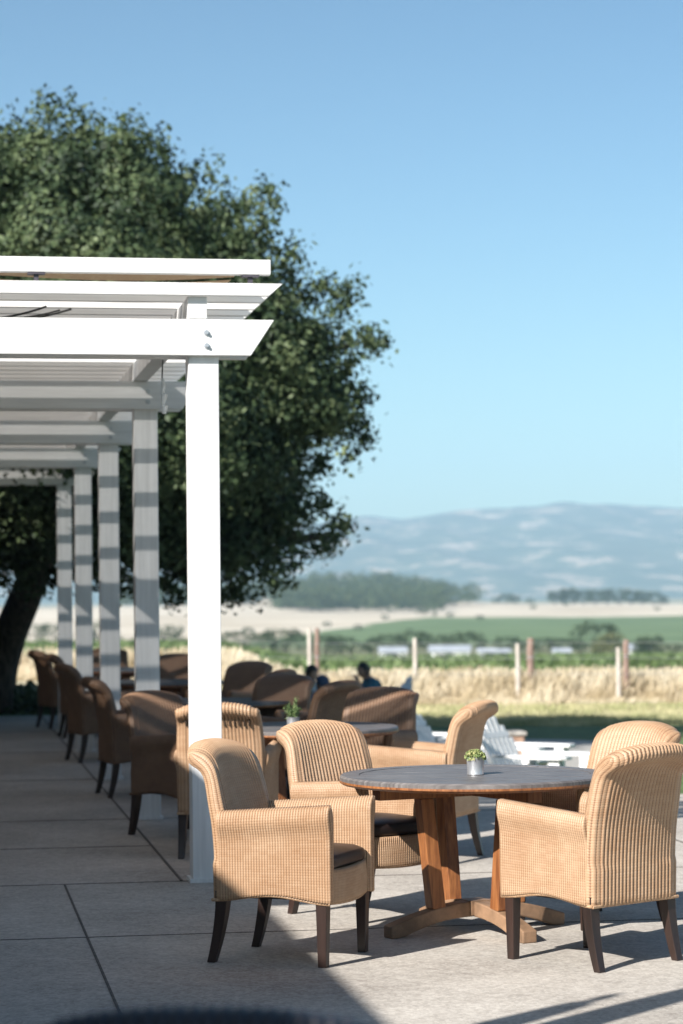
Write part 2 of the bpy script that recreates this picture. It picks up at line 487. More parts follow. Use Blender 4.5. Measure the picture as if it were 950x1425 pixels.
# ------------------------------------------------------------------ haze
def haze():
    mb = MB().box(-9000, 9000, -250, 7600, -16, 430)
    m = bpy.data.materials.new('pale_haze'); m.use_nodes = True
    n = m.node_tree; n.nodes.clear()
    out = N(n, 'ShaderNodeOutputMaterial'); v = N(n, 'ShaderNodeVolumePrincipled')
    v.inputs['Color'].default_value = (0.49, 0.73, 0.98, 1)
    v.inputs['Density'].default_value = 1.4e-4
    v.inputs['Anisotropy'].default_value = 0.0
    n.links.new(v.outputs[0], out.inputs['Volume'])
    tag(mb.build('haze', m), kind='stuff')
haze()

# ------------------------------------------------------------------ patio (pergola frame: lx across, ly along)
PO = Vector((-0.725, 12.75, 0)); PT = R(9.4)
PM = Matrix.Translation(PO) @ Matrix.Rotation(PT, 4, 'Z')
def patio():
    poly = [(-3.72, -22), (7.5, -22), (7.5, 4.6), (2.6, 4.6), (2.6, 18.2), (-3.72, 18.2)]
    MB().prism(poly, 'z', -0.75, 0.0, PM).build('patio', M['concrete']).__setitem__('kind', 'structure')
    j = MB()
    z0, z1 = 0.0005, 0.004
    def lx_line(lx, a, b, wd): j.box(lx - wd/2, lx + wd/2, a, b, z0, z1, PM)
    def ly_line(ly, a, b, wd): j.box(a, b, ly - wd/2, ly + wd/2, z0, z1 - 0.001, PM)
    lx_line(-0.745, -22, -0.02, 0.010)
    lx_line(-0.13, 0.02, 18.1, 0.014)
    lx_line(3.0, -22, 4.5, 0.012)
    for ly in (3.64, 7.28, 10.9, 14.5):
        ly_line(ly, -3.7, -0.13 if ly > 0 else -0.76, 0.003)
    ly_line(0, -3.7, 2.9, 0.004); ly_line(-2.0, -3.7, 2.9, 0.002); ly_line(1.85, -3.7, -.14, 0.006)
    ly_line(3.64, -0.1, 2.9, 0.003)
    tag(j.build('patio_joints', M['joint']), kind='structure')
    # low stone edging along the drop to the lawn
    # gravel path on the lawn
    g = [(0.9, 28.5), (3.1, 27.0), (4.6, 30), (3.6, 34.2), (1.2, 34.6), (0.2, 32)]
    n_ = 40
    pts = []
    for i in range(len(g)):
        a, b_ = Vector(g[i]), Vector(g[(i+1) % len(g)]); p = Vector(g[i-1]); q = Vector(g[(i+2) % len(g)])
        for k in range(8):
            t = k / 8
            pts.append(0.5 * ((2*a) + (-p + b_) * t + (2*p - 5*a + 4*b_ - q) * t*t + (-p + 3*a - 3*b_ + q) * t**3))
    MB().add([(p.x, p.y, -0.596) for p in pts], [list(range(len(pts)))]).build('gravel_path', M['gravel']).__setitem__('kind', 'structure')
patio()

# ------------------------------------------------------------------ house (left of the pergola, outside the picture, shades the patio)
def house():
    root = empty('house', PO, PT, 'long single storey rendered house with deep shingle eaves beside the pergola', 'house')
    wl = MB().box(-12, -3.74, -4.5, 26, -0.7, 3.42).box(-12, -4.5, -26, -4.5, -0.7, 3.42)
    wl.build('wall', M['wall'], root)
    e1, e2 = -3.56, -4.0
    rf = MB()
    rf.prism([(e1, 3.56), (e1, 3.66), (-8, 4.7), (-12.6, 3.66), (-12.6, 3.56)], 'y', -4.8, 26.5)
    rf.prism([(e2, 3.555), (e2, 3.655), (-8, 4.69), (-12.55, 3.655), (-12.55, 3.555)], 'y', -26.5, -4.8)
    roof = rf.build('roof', M['roof'], root)
    MB().box(-9.6, -8.8, 3, 3.9, 4.2, 5.4).build('chimney', M['brick'], roof)
    for ly, wx in [(-22, -4.5), (-17, -4.5), (-9, -4.5), (3, -3.74), (8, -3.74), (19, -3.74)]:
        fr = MB()
        for a, b_, c, d in ((ly-.75, ly+.75, .9, .98), (ly-.75, ly+.75, 2.3, 2.38), (ly-.75, ly-.67, .98, 2.3), (ly+.67, ly+.75, .98, 2.3), (ly-.03, ly+.03, .98, 2.3)):
            fr.box(wx - .03, wx + .05, a, b_, c, d)
        f = fr.build('window', M['white'], root)
        MB().box(wx - .02, wx + .015, ly - .67, ly + .67, .98, 2.3).build('pane', M['glass'], f)
    for ly, wx in [(-13, -4.5), (13.5, -3.74)]:
        d = MB().box(wx - .02, wx + .04, ly - .5, ly + .5, 0.01, 2.15).build('door', M['teak'], root)
        MB().tube([(wx + .04, ly + .4, 1.0), (wx + .09, ly + .4, 1.0), (wx + .09, ly + .3, 1.0)], 0.012).build('handle', M['metal'], d)
house()

# ------------------------------------------------------------------ pergola
ZB0, ZB1 = 2.758, 2.946
SP = 3.64
def pergola():
    root = empty('pergola', PO, PT, 'white painted timber pergola with a row of square posts along the patio', 'pergola')
    npst = 5
    for k in range(npst):
        y = k * SP
        p = MB().box(-0.08, 0.08, y - 0.08, y + 0.08, 0.0, ZB0 + 0.0 if k < 0 else 2.80)
        post = p.build('post', M['white_post'], root, bevel=0.006)
        MB().box(-0.095, 0.095, y - 0.095, y + 0.095, 0.0, 0.02).build('foot_plate', M['white_post'], post)
        for dy in ((-0.125, -0.081), (0.081, 0.125)):
            b = MB().prism([(-3.7, ZB0), (0.245, ZB0), (0.37, ZB1), (-3.7, ZB1)], 'y', y + dy[0], y + dy[1])
            bm_ = b.build('beam', M['white'], root, bevel=0.004)
            if dy[0] < 0:
                for zz in (2.875, 2.807):
                    bo = MB(); 
                    Mx = Matrix.Translation((0.012, y + dy[0], zz)) @ Matrix.Rotation(R(90), 4, 'X')
                    bo.lathe([(0.0, 0.0), (0.016, 0.0), (0.016, 0.006), (0.009, 0.006), (0.009, 0.02), (0.0, 0.02)], 10, Mx)
                    bo.build('bolt', M['metal'], bm_)
        MB().box(-0.045, 0.045, y - 0.079, y + 0.079, 2.801, ZB1 - 0.002).build('post_spacer', M['white'], root)
    zr = 3.065
    for x in (-0.035, -1.75, -3.45):
        MB().box(x - 0.05, x + 0.05, -0.126, (npst - 1) * SP + 0.35, ZB1 + 0.002, zr).build('rafter', M['white'], root, bevel=0.004)
    n = int(((npst - 1) * SP + 0.7) / 0.3033)
    for i in range(n + 1):
        y = -0.170 + i * 0.3033
        x1 = 0.41
        MB().prism([(-3.68, zr + 0.002), (x1 - 0.075, zr + 0.002), (x1, zr + 0.066), (-3.68, zr + 0.066)], 'y', y, y + 0.04).build('slat', M['white'], root, bevel=0.002)
    return root
pergola()

# shade cloths pulled over the pergola on rails, one per bay
def shade(k):
    a = -0.125 + k * SP; b = a + 3.36
    zt = 3.175
    lab = ['tan shade cloth with a white front rail, over the nearest bay of the pergola',
           'tan shade cloth over the second bay of the pergola from the front',
           'tan shade cloth over the third bay of the pergola from the front',
           'tan shade cloth over the farthest bay of the pergola'][k]
    r = empty('shade_cloth', PM @ Vector((0, a, zt)), PT, lab, 'shade cloth', 'shade cloths over the pergola')
    MB().box(-3.1, 0.345, -0.06, -0.005, 0.0, 0.078).build('front_rail', M['white'], r, bevel=0.004)
    MB().box(-3.1, 0.30, b - a, b - a + 0.04, 0.0, 0.04).build('rear_rail', M['white'], r, bevel=0.004)
    nx = 30
    Lc = b - a
    for v0, v1 in (((0, 0.36), (0.47, 0.82), (0.92, Lc)) if k == 0 else ((0, Lc),)):
        ny = max(4, int((v1 - v0) * 10))
        vs, fs = [], []
        for j in range(ny + 1):
            for i in range(nx + 1):
                u = i / nx; y = v0 + (v1 - v0) * j / ny; v = y / Lc
                sag = 0.035 * math.sin(PI * (v * 3 % 1.0)) * (0.4 + 0.6 * math.sin(PI * u)) + 0.02 * math.sin(u * 9 + v * 3)
                vs.append((-3.05 + 3.25 * u, y, 0.055 - max(0, sag)))
        for j in range(ny):
            for i in range(nx):
                q = j * (nx + 1) + i
                fs.append((q, q + 1, q + nx + 2, q + nx + 1))
        me = bpy.data.meshes.new('cloth'); me.from_pydata(vs, [], fs)
        for p in me.polygons: p.use_smooth = True
        new_obj('cloth', me, r, M['cloth'])
    for x in (0.24, -0.87, -2.0, -3.0):
        mb = MB().box(x - 0.045, x + 0.045, -0.055, 0.01, -0.010, 0.0).box(x - 0.012, x + 0.012, -0.04, 0.0, -0.044, -0.010)
        mb.build('bracket', M['dark_metal'], r)
for k in range(4): shade(k)

def pull_cord():
    p = PM @ Vector((-0.19, 0.2, 2.94))
    t = empty('pull_cord', p, 0, 'thin white pull cord with knotted end hanging from the front of the pergola', 'cord')
    t.scale = (1, 1, 0.76)
    pts = [(0.004 * math.sin(i), 0.002 * math.cos(i * 1.7), -0.085 * i) for i in range(6)]
    MB().tube(pts, 0.004, 6).build('cord', M['cable'], t)
    MB().tube([(0, 0, -0.36), (0.004, 0, -0.42), (-0.002, 0, -0.47), (0.008, 0, -0.475), (0.0, 0, -0.55), (0.01, 0, -0.555), (0.006, 0, -0.61)], [0.008, 0.013, 0.010, 0.019, 0.010, 0.018, 0.011], 8).build('knotted_end', M['cord'], t)
pull_cord()
def cables():
    mb = MB()
    def cat(a, b, sag, n=14):
        a, b = Vector(a), Vector(b)
        return [PM @ (a.lerp(b, i / n) - Vector((0, 0, sag * 4 * (i / n) * (1 - i / n)))) for i in range(n + 1)]
    mb.tube(cat((-1.7, 0.25, 3.10), (-0.66, 0.45, 3.06), 0.10), 0.006, 6)
    mb.tube(cat((-1.3, 0.15, 2.97), (-0.80, 0.30, 3.055), 0.03), 0.006, 6)
    mb.tube(cat((-1.0, 0.2, 2.98), (-0.72, 0.5, 3.06), 0.01), 0.005, 6)
    tag(mb.build('power_cable', M['cable'], smooth=True), 'loose black cables looped among the pergola slats near the front', 'cable')
cables()

# ------------------------------------------------------------------ wicker chair
RIB = 0.022
def resample(pts, n):
    P = np.array(pts, float)
    d = np.r_[0, np.cumsum(np.linalg.norm(np.diff(P, axis=0), axis=1))]
    t = np.linspace(0, d[-1], n)
    # smooth by catmull on the arc-length
    out = np.stack([np.interp(t, d, P[:, k]) for k in range(2)], 1)
    for _ in range(2):
        o2 = out.copy(); o2[1:-1] = 0.25 * out[:-2] + 0.5 * out[1:-1] + 0.25 * out[2:]; out = o2
    return out

def woven(outer, inner, s0, s1, axis, fn=None, rnd=0.03, amp=0.0055, n=26, pitch=RIB):
    """A woven panel: thickness profile (outer + inner polylines, same count) swept along an axis with upright ribs."""
    step = pitch / 4; us = RIB / pitch
    O, I = resample(outer, n), resample(inner, n)
    ring = np.vstack([O, I[::-1]]); pair = np.vstack([I, O[::-1]])
    m = 2 * n
    st = np.arange(s0, s1 + step * 0.5, step)
    ends = [s0 + rnd * k for k in (0, 0.04, 0.15, 0.35, 0.65)]
    ends2 = [s1 - rnd * k for k in (0, 0.04, 0.15, 0.35, 0.65)]
    st = np.unique(np.r_[ends, st[(st > s0 + rnd) & (st < s1 - rnd)], ends2[::-1]])
    seg = np.linalg.norm(np.roll(ring, -1, 0) - ring, axis=1)
    arc = np.r_[0, np.cumsum(seg)]
    verts, rib = [], []
    for s in st:
        e = min(s - s0, s1 - s)
        k = 1.0 if e >= rnd else math.sqrt(max(0.0, 1 - (1 - e / rnd) ** 2))
        k = 0.12 + 0.88 * k
        mid = (ring + pair) / 2
        q = mid + (ring - mid) * k
        for a, z in q:
            p = (s, a, z) if axis == 'x' else (a, s, z)
            if fn: p = fn(*p)
            verts.append(p); rib.append(abs(math.sin(PI * s / pitch)) if e > 0.004 else 0.3)
    faces, uvs = [], []
    ns = len(st)
    for i in range(ns - 1):
        for j in range(m):
            j2 = (j + 1) % m
            faces.append((i*m+j, i*m+j2, (i+1)*m+j2, (i+1)*m+j))
            uvs.append([(st[i], arc[j]), (st[i], arc[j+1]), (st[i+1], arc[j+1]), (st[i+1], arc[j])])
    for i, base in ((0, 0), (ns - 1, (ns - 1) * m)):
        for j in range(n - 1):
            a, b_, c, d = base + j, base + j + 1, base + m - 2 - j, base + m - 1 - j
            faces.append((a, b_, c, d) if i else (d, c, b_, a))
            w_ = 0.03
            uv = [(st[i], arc[j]), (st[i], arc[j+1]), (st[i] + w_, arc[j+1]), (st[i] + w_, arc[j])]
            uvs.append(uv if i else uv[::-1])
    me = bpy.data.meshes.new('woven')
    me.from_pydata(verts, [], faces)
    uvl = me.uv_layers.new(name='UVMap')
    flat = [c for f in uvs for p in f for c in (p[0] * us, p[1])]
    uvl.data.foreach_set('uv', flat)
    bm = bmesh.new(); bm.from_mesh(me)
    bmesh.ops.recalc_face_normals(bm, faces=bm.faces); bm.normal_update()
    bm.verts.ensure_lookup_table()
    nr = [v.normal.copy() for v in bm.verts]
    for i, v in enumerate(bm.verts): v.co += nr[i] * amp * (rib[i] - 0.5)
    for f in bm.faces: f.smooth = True
    bm.to_mesh(me); bm.free()
    return me

def rbox(mb_or_none, x0, x1, y0, y1, z0, z1, name, m, parent, bulge=0.02, r=0.03):
    """a stuffed cushion: rounded box whose top swells"""
    bm = bmesh.new()
    nx, ny, nz = 14, 14, 6
    me = bpy.data.meshes.new(name)
    bmesh.ops.create_cube(bm, size=1)
    bmesh.ops.subdivide_edges(bm, edges=bm.edges, cuts=9, use_grid_fill=True)
    cx, cy, cz = (x0+x1)/2, (y0+y1)/2, (z0+z1)/2
    hx, hy, hz = (x1-x0)/2, (y1-y0)/2, (z1-z0)/2
    for v in bm.verts:
        p = Vector((v.co.x*2*hx, v.co.y*2*hy, v.co.z*2*hz))
        inn = Vector((max(-hx+r, min(hx-r, p.x)), max(-hy+r, min(hy-r, p.y)), max(-hz+r, min(hz-r, p.z))))
        d = p - inn
        if d.length > 1e-6: p = inn + d.normalized() * min(d.length, r) 
        t = (1 - (p.x/hx)**2) * (1 - (p.y/hy)**2)
        if p.z > 0: p.z += bulge * max(0, t)
        v.co = p + Vector((cx, cy, cz))
    for f in bm.faces: f.smooth = True
    bm.to_mesh(me); bm.free()
    return new_obj(name, me, parent, m)

def make_chair(kind):
    wm = M[{'light': 'wicker', 'dark': 'wicker_shaded', 'black': 'wicker_black'}[kind]]
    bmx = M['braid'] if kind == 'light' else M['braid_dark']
    root = empty('wicker_armchair')
    W = 0.270
    def fback(x, y, z):
        t = sstep(0.62, 0.9, z)
        z2 = z - 0.045 * (abs(x) / W) ** 2.6 * t
        y2 = y + (0.012 + 0.036 * t) * (abs(x) / W) ** 2.2 * (1 if z > .42 else 0.3)
        return (x * (1 - 0.045 * t), y2, z2)
    outer = [(-0.27, 0.262), (-0.272, 0.36), (-0.276, 0.48), (-0.288, 0.60), (-0.312, 0.70), (-0.342, 0.79), (-0.368, 0.838), (-0.41, 0.843), (-0.438, 0.858), (-0.445, 0.882), (-0.425, 0.905)]
    inner = [(-0.185, 0.262), (-0.185, 0.36), (-0.19, 0.48), (-0.205, 0.60), (-0.235, 0.70), (-0.268, 0.79), (-0.290, 0.845), (-0.308, 0.882), (-0.335, 0.905), (-0.365, 0.916), (-0.398, 0.913)]
    me = woven(outer, inner, -W, W, 'x', fback, rnd=0.045)
    me.name = 'backrest'; new_obj('backrest', me, root, wm)
    for s in (-1, 1):
        o = [(0.270, 0.262), (0.272, 0.36), (0.273, 0.46), (0.274, 0.54), (0.282, 0.575), (0.294, 0.60), (0.294, 0.635), (0.280, 0.66)]
        i = [(0.222, 0.262), (0.221, 0.36), (0.220, 0.46), (0.220, 0.54), (0.218, 0.59), (0.220, 0.63), (0.234, 0.655), (0.258, 0.668)]
        def fside(x, y, z, s=s):
            t = sstep(0.3, 0.62, z)
            yy = (y + 0.24) / 0.53
            z2 = z + t * (-0.035 + 0.035 * yy)
            if z < 0.32: z2 += (1 - (z - 0.262) / 0.058) * 0.028 * math.sin(PI * min(1, max(0, yy))) ** 2
            return (s * x, y, z2)
        me = woven([(a, b) for a, b in o], i, -0.24, 0.29, 'y', fside, rnd=0.02, amp=0.0030, pitch=0.0125)
        me.name = 'armrest'; new_obj('armrest', me, root, wm)
    def ffront(x, y, z): return (x, y + 0.022 * (1 - (x / 0.24) ** 2), z - 0.008 * (1 - (x / 0.24) ** 2))
    me = woven([(0.262, 0.262), (0.263, 0.30), (0.263, 0.35), (0.258, 0.40)], [(0.225, 0.262), (0.225, 0.30), (0.225, 0.35), (0.228, 0.40)], -0.224, 0.224, 'x', ffront, rnd=0.006, n=10, amp=0.003, pitch=0.0125)
    me.name = 'seat_front'; new_obj('seat_front', me, root, wm)
    MB().box(-0.222, 0.222, -0.188, 0.228, 0.27, 0.385).build('seat_base', M['cushion'], root)
    rbox(None, -0.218, 0.218, -0.195, 0.272, 0.388, 0.462, 'cushion', M['cushion'], root, 0.022, 0.034)
    # braided lower edge
    tr = MB()
    def br(pts): tr.tube(pts, 0.0075, 7)
    for s in (-1, 1):
        br([(s * 0.262, -0.262 + 0.542 * k / 12, 0.262 + 0.028 * math.sin(PI * k / 12) ** 2) for k in range(13)])
    br([(-0.264 + 0.528 * k / 10, -0.262, 0.262) for k in range(11)])
    br([(-0.212 + 0.424 * k / 10, 0.256 + 0.022 * (1 - ((k - 5) / 5) ** 2), 0.260 - 0.008 * (1 - ((k - 5) / 5) ** 2)) for k in range(11)])
    tr.build('braided_edge', bmx, root, smooth=True)
    for s in (-1, 1):
        x = s * 0.236
        # front leg, straight and tapering
        mb = MB()
        a, b_ = 0.026, 0.019
        mb.add([(x-b_, .238-b_, 0), (x+b_, .238-b_, 0), (x+b_, .238+b_, 0), (x-b_, .238+b_, 0), (x-a, .238-a, .3), (x+a, .238-a, .3), (x+a, .238+a, .3), (x-a, .238+a, .3)],
               [(0,3,2,1),(4,5,6,7),(0,1,5,4),(1,2,6,5),(2,3,7,6),(3,0,4,7)])
        mb.build('leg', M['leg'], root, bevel=0.003)
        mb = MB(); vs, fs = [], []
        nn = 8
        for k in range(nn + 1):
            t = k / nn; z = 0.3 * (1 - t)
            y = -0.222 - 0.055 * t ** 1.7; h = 0.028 - 0.010 * t; xx = x * (1 + 0.02 * t)
            vs += [(xx-h, y-h, z), (xx+h, y-h, z), (xx+h, y+h, z), (xx-h, y+h, z)]
        for k in range(nn):
            for q in range(4): fs.append((4*k+q, 4*k+(q+1) % 4, 4*k+4+(q+1) % 4, 4*k+4+q))
        fs.append((0, 1, 2, 3)); fs.append((4*nn, 4*nn+1, 4*nn+2, 4*nn+3))
        mb.add(vs, fs).build('leg', M['leg'], root, bevel=0.003)
    return root

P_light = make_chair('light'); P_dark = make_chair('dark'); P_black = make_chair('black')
used = set()
def place_chair(kind, x, y, face, label, group):
    p = {'light': P_light, 'dark': P_dark, 'black': P_black}[kind]
    o = p if kind not in used else copy_tree(p)
    used.add(kind)
    o.location = (x, y, 0.0)
    o.rotation_euler = (0, 0, math.atan2(-face[0], face[1]))
    o.scale = (0.95, 0.95, 0.985)
    tag(o, label, 'armchair', group)
    return o
GA = 'wicker armchairs around the nearest round table'
GB = 'wicker armchairs around the tables under the pergola'
C1 = place_chair('light', -0.215, 10.03, (0.93, -0.36), 'pale wicker armchair standing in front of the nearest white post, side towards us', GA)
C2 = place_chair('light', 0.10, 11.35, (0.66, -0.75), 'pale wicker armchair behind the nearest table at left, front towards us', GA)
C4 = place_chair('light', 1.01, 9.90, (-0.65, 0.76), 'pale wicker armchair at right front of the nearest table, ribbed back towards us', GA)
C5 = place_chair('light', 1.12, 11.05, (-0.80, -0.60), 'pale wicker armchair mostly hidden behind the back of the ribbed right front armchair', GA)
C3 = place_chair('light', 0.46, 13.75, (-0.93, 0.36), 'pale wicker armchair alone behind the middle of the nearest table, leaning back to the right', GB)
C6 = place_chair('light', -0.67, 14.05, (0.12, 0.99), 'pale wicker armchair seen square from behind, cut by the nearest white post', GB)
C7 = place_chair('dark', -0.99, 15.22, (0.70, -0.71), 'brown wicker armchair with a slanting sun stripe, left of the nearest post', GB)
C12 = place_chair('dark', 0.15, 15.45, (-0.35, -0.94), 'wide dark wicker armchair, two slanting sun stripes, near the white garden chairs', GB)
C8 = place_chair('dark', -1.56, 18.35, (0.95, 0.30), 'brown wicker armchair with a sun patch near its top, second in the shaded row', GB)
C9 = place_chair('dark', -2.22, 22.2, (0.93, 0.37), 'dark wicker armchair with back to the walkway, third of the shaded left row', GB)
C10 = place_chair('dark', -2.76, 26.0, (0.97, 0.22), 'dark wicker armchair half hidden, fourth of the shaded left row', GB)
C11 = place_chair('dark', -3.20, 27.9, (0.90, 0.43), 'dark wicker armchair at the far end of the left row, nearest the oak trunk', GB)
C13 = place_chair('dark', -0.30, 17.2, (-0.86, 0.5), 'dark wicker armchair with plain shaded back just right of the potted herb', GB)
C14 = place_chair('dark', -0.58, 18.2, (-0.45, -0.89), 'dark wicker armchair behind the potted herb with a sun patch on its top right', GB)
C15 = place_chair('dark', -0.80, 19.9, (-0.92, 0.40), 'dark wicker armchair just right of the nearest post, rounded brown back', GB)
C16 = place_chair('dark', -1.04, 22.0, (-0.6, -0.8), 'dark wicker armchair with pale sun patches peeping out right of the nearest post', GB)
C17 = place_chair('dark', -1.83, 25.2, (-0.25, -0.97), 'shaded wicker armchair in the gap between the first and second white posts', GB)
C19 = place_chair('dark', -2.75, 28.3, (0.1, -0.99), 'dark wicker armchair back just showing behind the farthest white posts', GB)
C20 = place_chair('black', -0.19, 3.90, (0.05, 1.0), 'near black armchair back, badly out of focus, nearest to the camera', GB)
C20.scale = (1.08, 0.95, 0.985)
C20['group'] = 'armchair next to the camera'
del C20['group']

# dark slips set in for the shade of lash holes, chair behind the post
def add_lashing_shade(chair, z=0.79, n=14):
    mb = MB()
    for k in range(n):
        x = -0.19 + 0.38 * k / (n - 1)
        y = -0.352 + (0.80 - z) * 0.25
        mb.add([(x-.0035, y, z-.018), (x+.0035, y, z-.018), (x+.004, y-.008, z+.018), (x-.004, y-.008, z+.018), (x-.0035, y+.02, z-.018), (x+.0035, y+.02, z-.018), (x+.004, y+.02, z+.018), (x-.004, y+.02, z+.018)],
               [(0,1,2,3),(4,7,6,5),(0,4,5,1),(1,5,6,2),(2,6,7,3),(3,7,4,0)])
    mb.build('lashing_slot_shade', M['gap'], chair)
add_lashing_shade(C6)

# ------------------------------------------------------------------ tables
def make_table():
    root = empty('round_table')
    Rr, zt = 0.60, 0.70
    top = MB()
    top.lathe([(0.515, zt - 0.03), (0.515, zt), (0.592, zt), (0.60, zt - 0.008), (0.60, zt - 0.030), (0.588, zt - 0.036), (0.515, zt - 0.036), (0.515, zt - 0.03)], 72)
    npl = 13; wd = 2 * 0.512 / npl
    for k in range(npl):
        y0 = -0.512 + k * wd + 0.0022; y1 = y0 + wd - 0.0044
        pts = []
        for y in np.linspace(y0, y1, 5): pts.append((math.sqrt(max(0, 0.512**2 - y*y)), y))
        for y in np.linspace(y1, y0, 5): pts.append((-math.sqrt(max(0, 0.512**2 - y*y)), y))
        top.prism(pts, 'z', zt - 0.03, zt - 0.0015 - 0.0008 * (k % 2))
    top.build('tabletop', M['teak_top'], root)
    ed = MB().lathe([(0.565, zt - 0.044), (0.590, zt - 0.040), (0.6015, zt - 0.031), (0.6015, zt - 0.022), (0.596, zt - 0.022), (0.585, zt - 0.038), (0.565, zt - 0.040), (0.565, zt - 0.044)], 72)
    ed.build('table_edge', M['teak'], root, smooth=True)
    ap = MB()
    for a in (0, PI / 2):
        ap.box(-0.50, 0.50, -0.035, 0.035, zt - 0.095 + (0.001 if a else 0), zt - 0.038, Matrix.Rotation(R(28) + a, 4, 'Z'))
    ap.build('under_rail', M['teak'], root)
    for k in range(4):
        A = Matrix.Rotation(R(28) + k * PI / 2, 4, 'Z')
        mb = MB(); vs, fs = [], []
        for z, x, h in ((0.115, 0.205, 0.034), (zt - 0.097, 0.262, 0.033)):
            vs += [(x-h, -h*0.95, z), (x+h, -h*0.95, z), (x+h, h*0.95, z), (x-h, h*0.95, z)]
        mb.add(vs, [(0,3,2,1),(4,5,6,7),(0,1,5,4),(1,2,6,5),(2,3,7,6),(3,0,4,7)], A)
        mb.build('upright', M['teak'], root, bevel=0.004)
        vs, fs = [], []
        n = 12
        for i in range(n + 1):
            t = i / n; x = 0.03 + 0.42 * t
            zt_ = 0.138 - 0.085 * t ** 1.7; zb = 0.085 * (1 - t) ** 0.8 * (1 - t * 0.1) - 0.0
            if t > 0.88: zb = 0.0
            zb = max(0.0, 0.07 * (1 - (t / 0.86) ** 2.2)) if t < 0.86 else 0.0
            hw = 0.036
            vs += [(x, -hw, zb), (x, hw, zb), (x, hw, zt_), (x, -hw, zt_)]
        for i in range(n):
            for q in range(4): fs.append((4*i+q, 4*i+(q+1) % 4, 4*i+4+(q+1) % 4, 4*i+4+q))
        fs.append((3, 2, 1, 0)); fs.append((4*n, 4*n+1, 4*n+2, 4*n+3))
        MB().add(vs, fs, A).build('foot', M['teak_foot'], root, bevel=0.006)
    MB().lathe([(0, 0.078), (0.07, 0.078), (0.07, 0.141), (0, 0.141)], 4, Matrix.Rotation(R(73), 4, 'Z')).build('hub', M['teak_foot'], root)
    return root
T0 = make_table()
tabs = [(0.585, 10.76, 'round weathered teak table nearest to us, on crossed arched feet, with a metal succulent pot', 0),
        (-0.26, 14.75, 'round grey teak table behind the nearest white post, carrying a tall potted herb', 8),
        (-0.98, 18.5, 'round grey teak table second back under the pergola, behind the potted herb', 14),
        (-1.72, 22.9, 'round grey teak table third back under the pergola, beside the nearest post', 3),
        (-2.35, 26.9, 'round dark table farthest back under the pergola, beside the far white posts', 9)]
for i, (x, y, lab, rz) in enumerate(tabs):
    t = T0 if i == 0 else copy_tree(T0)
    t.location = (x, y, 0); t.rotation_euler = (0, 0, R(rz))
    tag(t, lab, 'table', 'round teak tables along the patio')

# ------------------------------------------------------------------ pots
def leaf_quads(C, size, asp=0.55, updir=None, jitter=1.0, nrm=None):
    n = len(C)
    d = rng.normal(size=(n, 3)); d /= np.linalg.norm(d, axis=1)[:, None]
    if nrm is not None:
        m_ = nrm + rng.normal(size=(n, 3)) * 0.42; m_ /= np.linalg.norm(m_, axis=1)[:, None]
        d -= (d * m_).sum(1)[:, None] * m_; d /= np.linalg.norm(d, axis=1)[:, None]
        e = np.cross(m_, d)
        s = np.asarray(size).reshape(-1, 1) * np.ones((n, 1))
        return np.stack([C - d * s * 0.5, C + e * s * asp * 0.5, C + d * s * 0.5, C - e * s * asp * 0.5], 1).reshape(-1, 3)
    if updir is not None: d = d * jitter + updir; d /= np.linalg.norm(d, axis=1)[:, None]
    e = rng.normal(size=(n, 3)); e -= (e * d).sum(1)[:, None] * d; e /= np.linalg.norm(e, axis=1)[:, None]
    s = np.asarray(size).reshape(-1, 1) * np.ones((n, 1))
    V = np.empty((n, 4, 3))
    V[:, 0] = C - d * s * 0.5; V[:, 1] = C + e * s * asp * 0.5; V[:, 2] = C + d * s * 0.5; V[:, 3] = C - e * s * asp * 0.5
    return V.reshape(-1, 3)
def pot(loc, r, h, plant, label):
    t = empty('potted_plant', loc, 0, label, 'potted plant', 'plants on the tables')
    MB().lathe([(0.0, 0.0), (r*0.92, 0.0), (r*0.93, 0.004), (r*0.90, h*0.1), (r*0.93, h*0.45), (r*1.0, h*0.97), (r*1.04, h), (r*1.0, h*1.005), (r*0.93, h*0.9), (0, h*0.9)], 28).build('pot', M['metal'], t, smooth=True)
    MB().lathe([(0, h*0.905), (r*0.92, h*0.905)], 20).build('soil', M['soil'], t)
    if plant == 'succulent':
        n = 420
        th = rng.uniform(0, 2*PI, n); rr = np.sqrt(rng.uniform(0, 1, n)) * r * 1.18
        C = np.stack([rr*np.cos(th), rr*np.sin(th), h*0.98 + (1 - (rr/(r*1.2))**2) * 0.022 + rng.uniform(-0.006, 0.012, n)], 1)
        C[rr > r*1.02, 2] -= 0.008
        quads_mesh('leaves', leaf_quads(C, rng.uniform(0.010, 0.018, n), 0.7), M['succulent'], t)
    else:
        pts = []
        st = MB()
        for k in range(7):
            a = rng.uniform(0, 2*PI); l = rng.uniform(0.05, 0.09) if k else 0.12
            b = Vector((math.cos(a)*r*0.35, math.sin(a)*r*0.35, h*0.9)); tip = b + Vector((math.cos(a)*0.025, math.sin(a)*0.025, l))
            st.tube([b, b.lerp(tip, .5), tip], [0.002, 0.0016, 0.001], 5)
            for s in np.linspace(0.15, 1, 16):
                p = b.lerp(tip, s)
                for _ in range(4): pts.append(np.array(p) + rng.normal(size=3) * 0.009)
        st.build('stems', M['herb'], t)
        quads_mesh('leaves', leaf_quads(np.array(pts), 0.019, 0.36), M['herb'], t)
pp = at(661, 1080, 10.75)
pot((pp.x, 10.72, 0.6995), 0.040, 0.078, 'succulent', 'small metal pot of low succulents on the nearest round table')
pp = at(408, 1005, 14.7)
pot((pp.x, 14.62, 0.6995), 0.040, 0.065, 'herb', 'small grey pot with an upright green herb on the table behind the post')

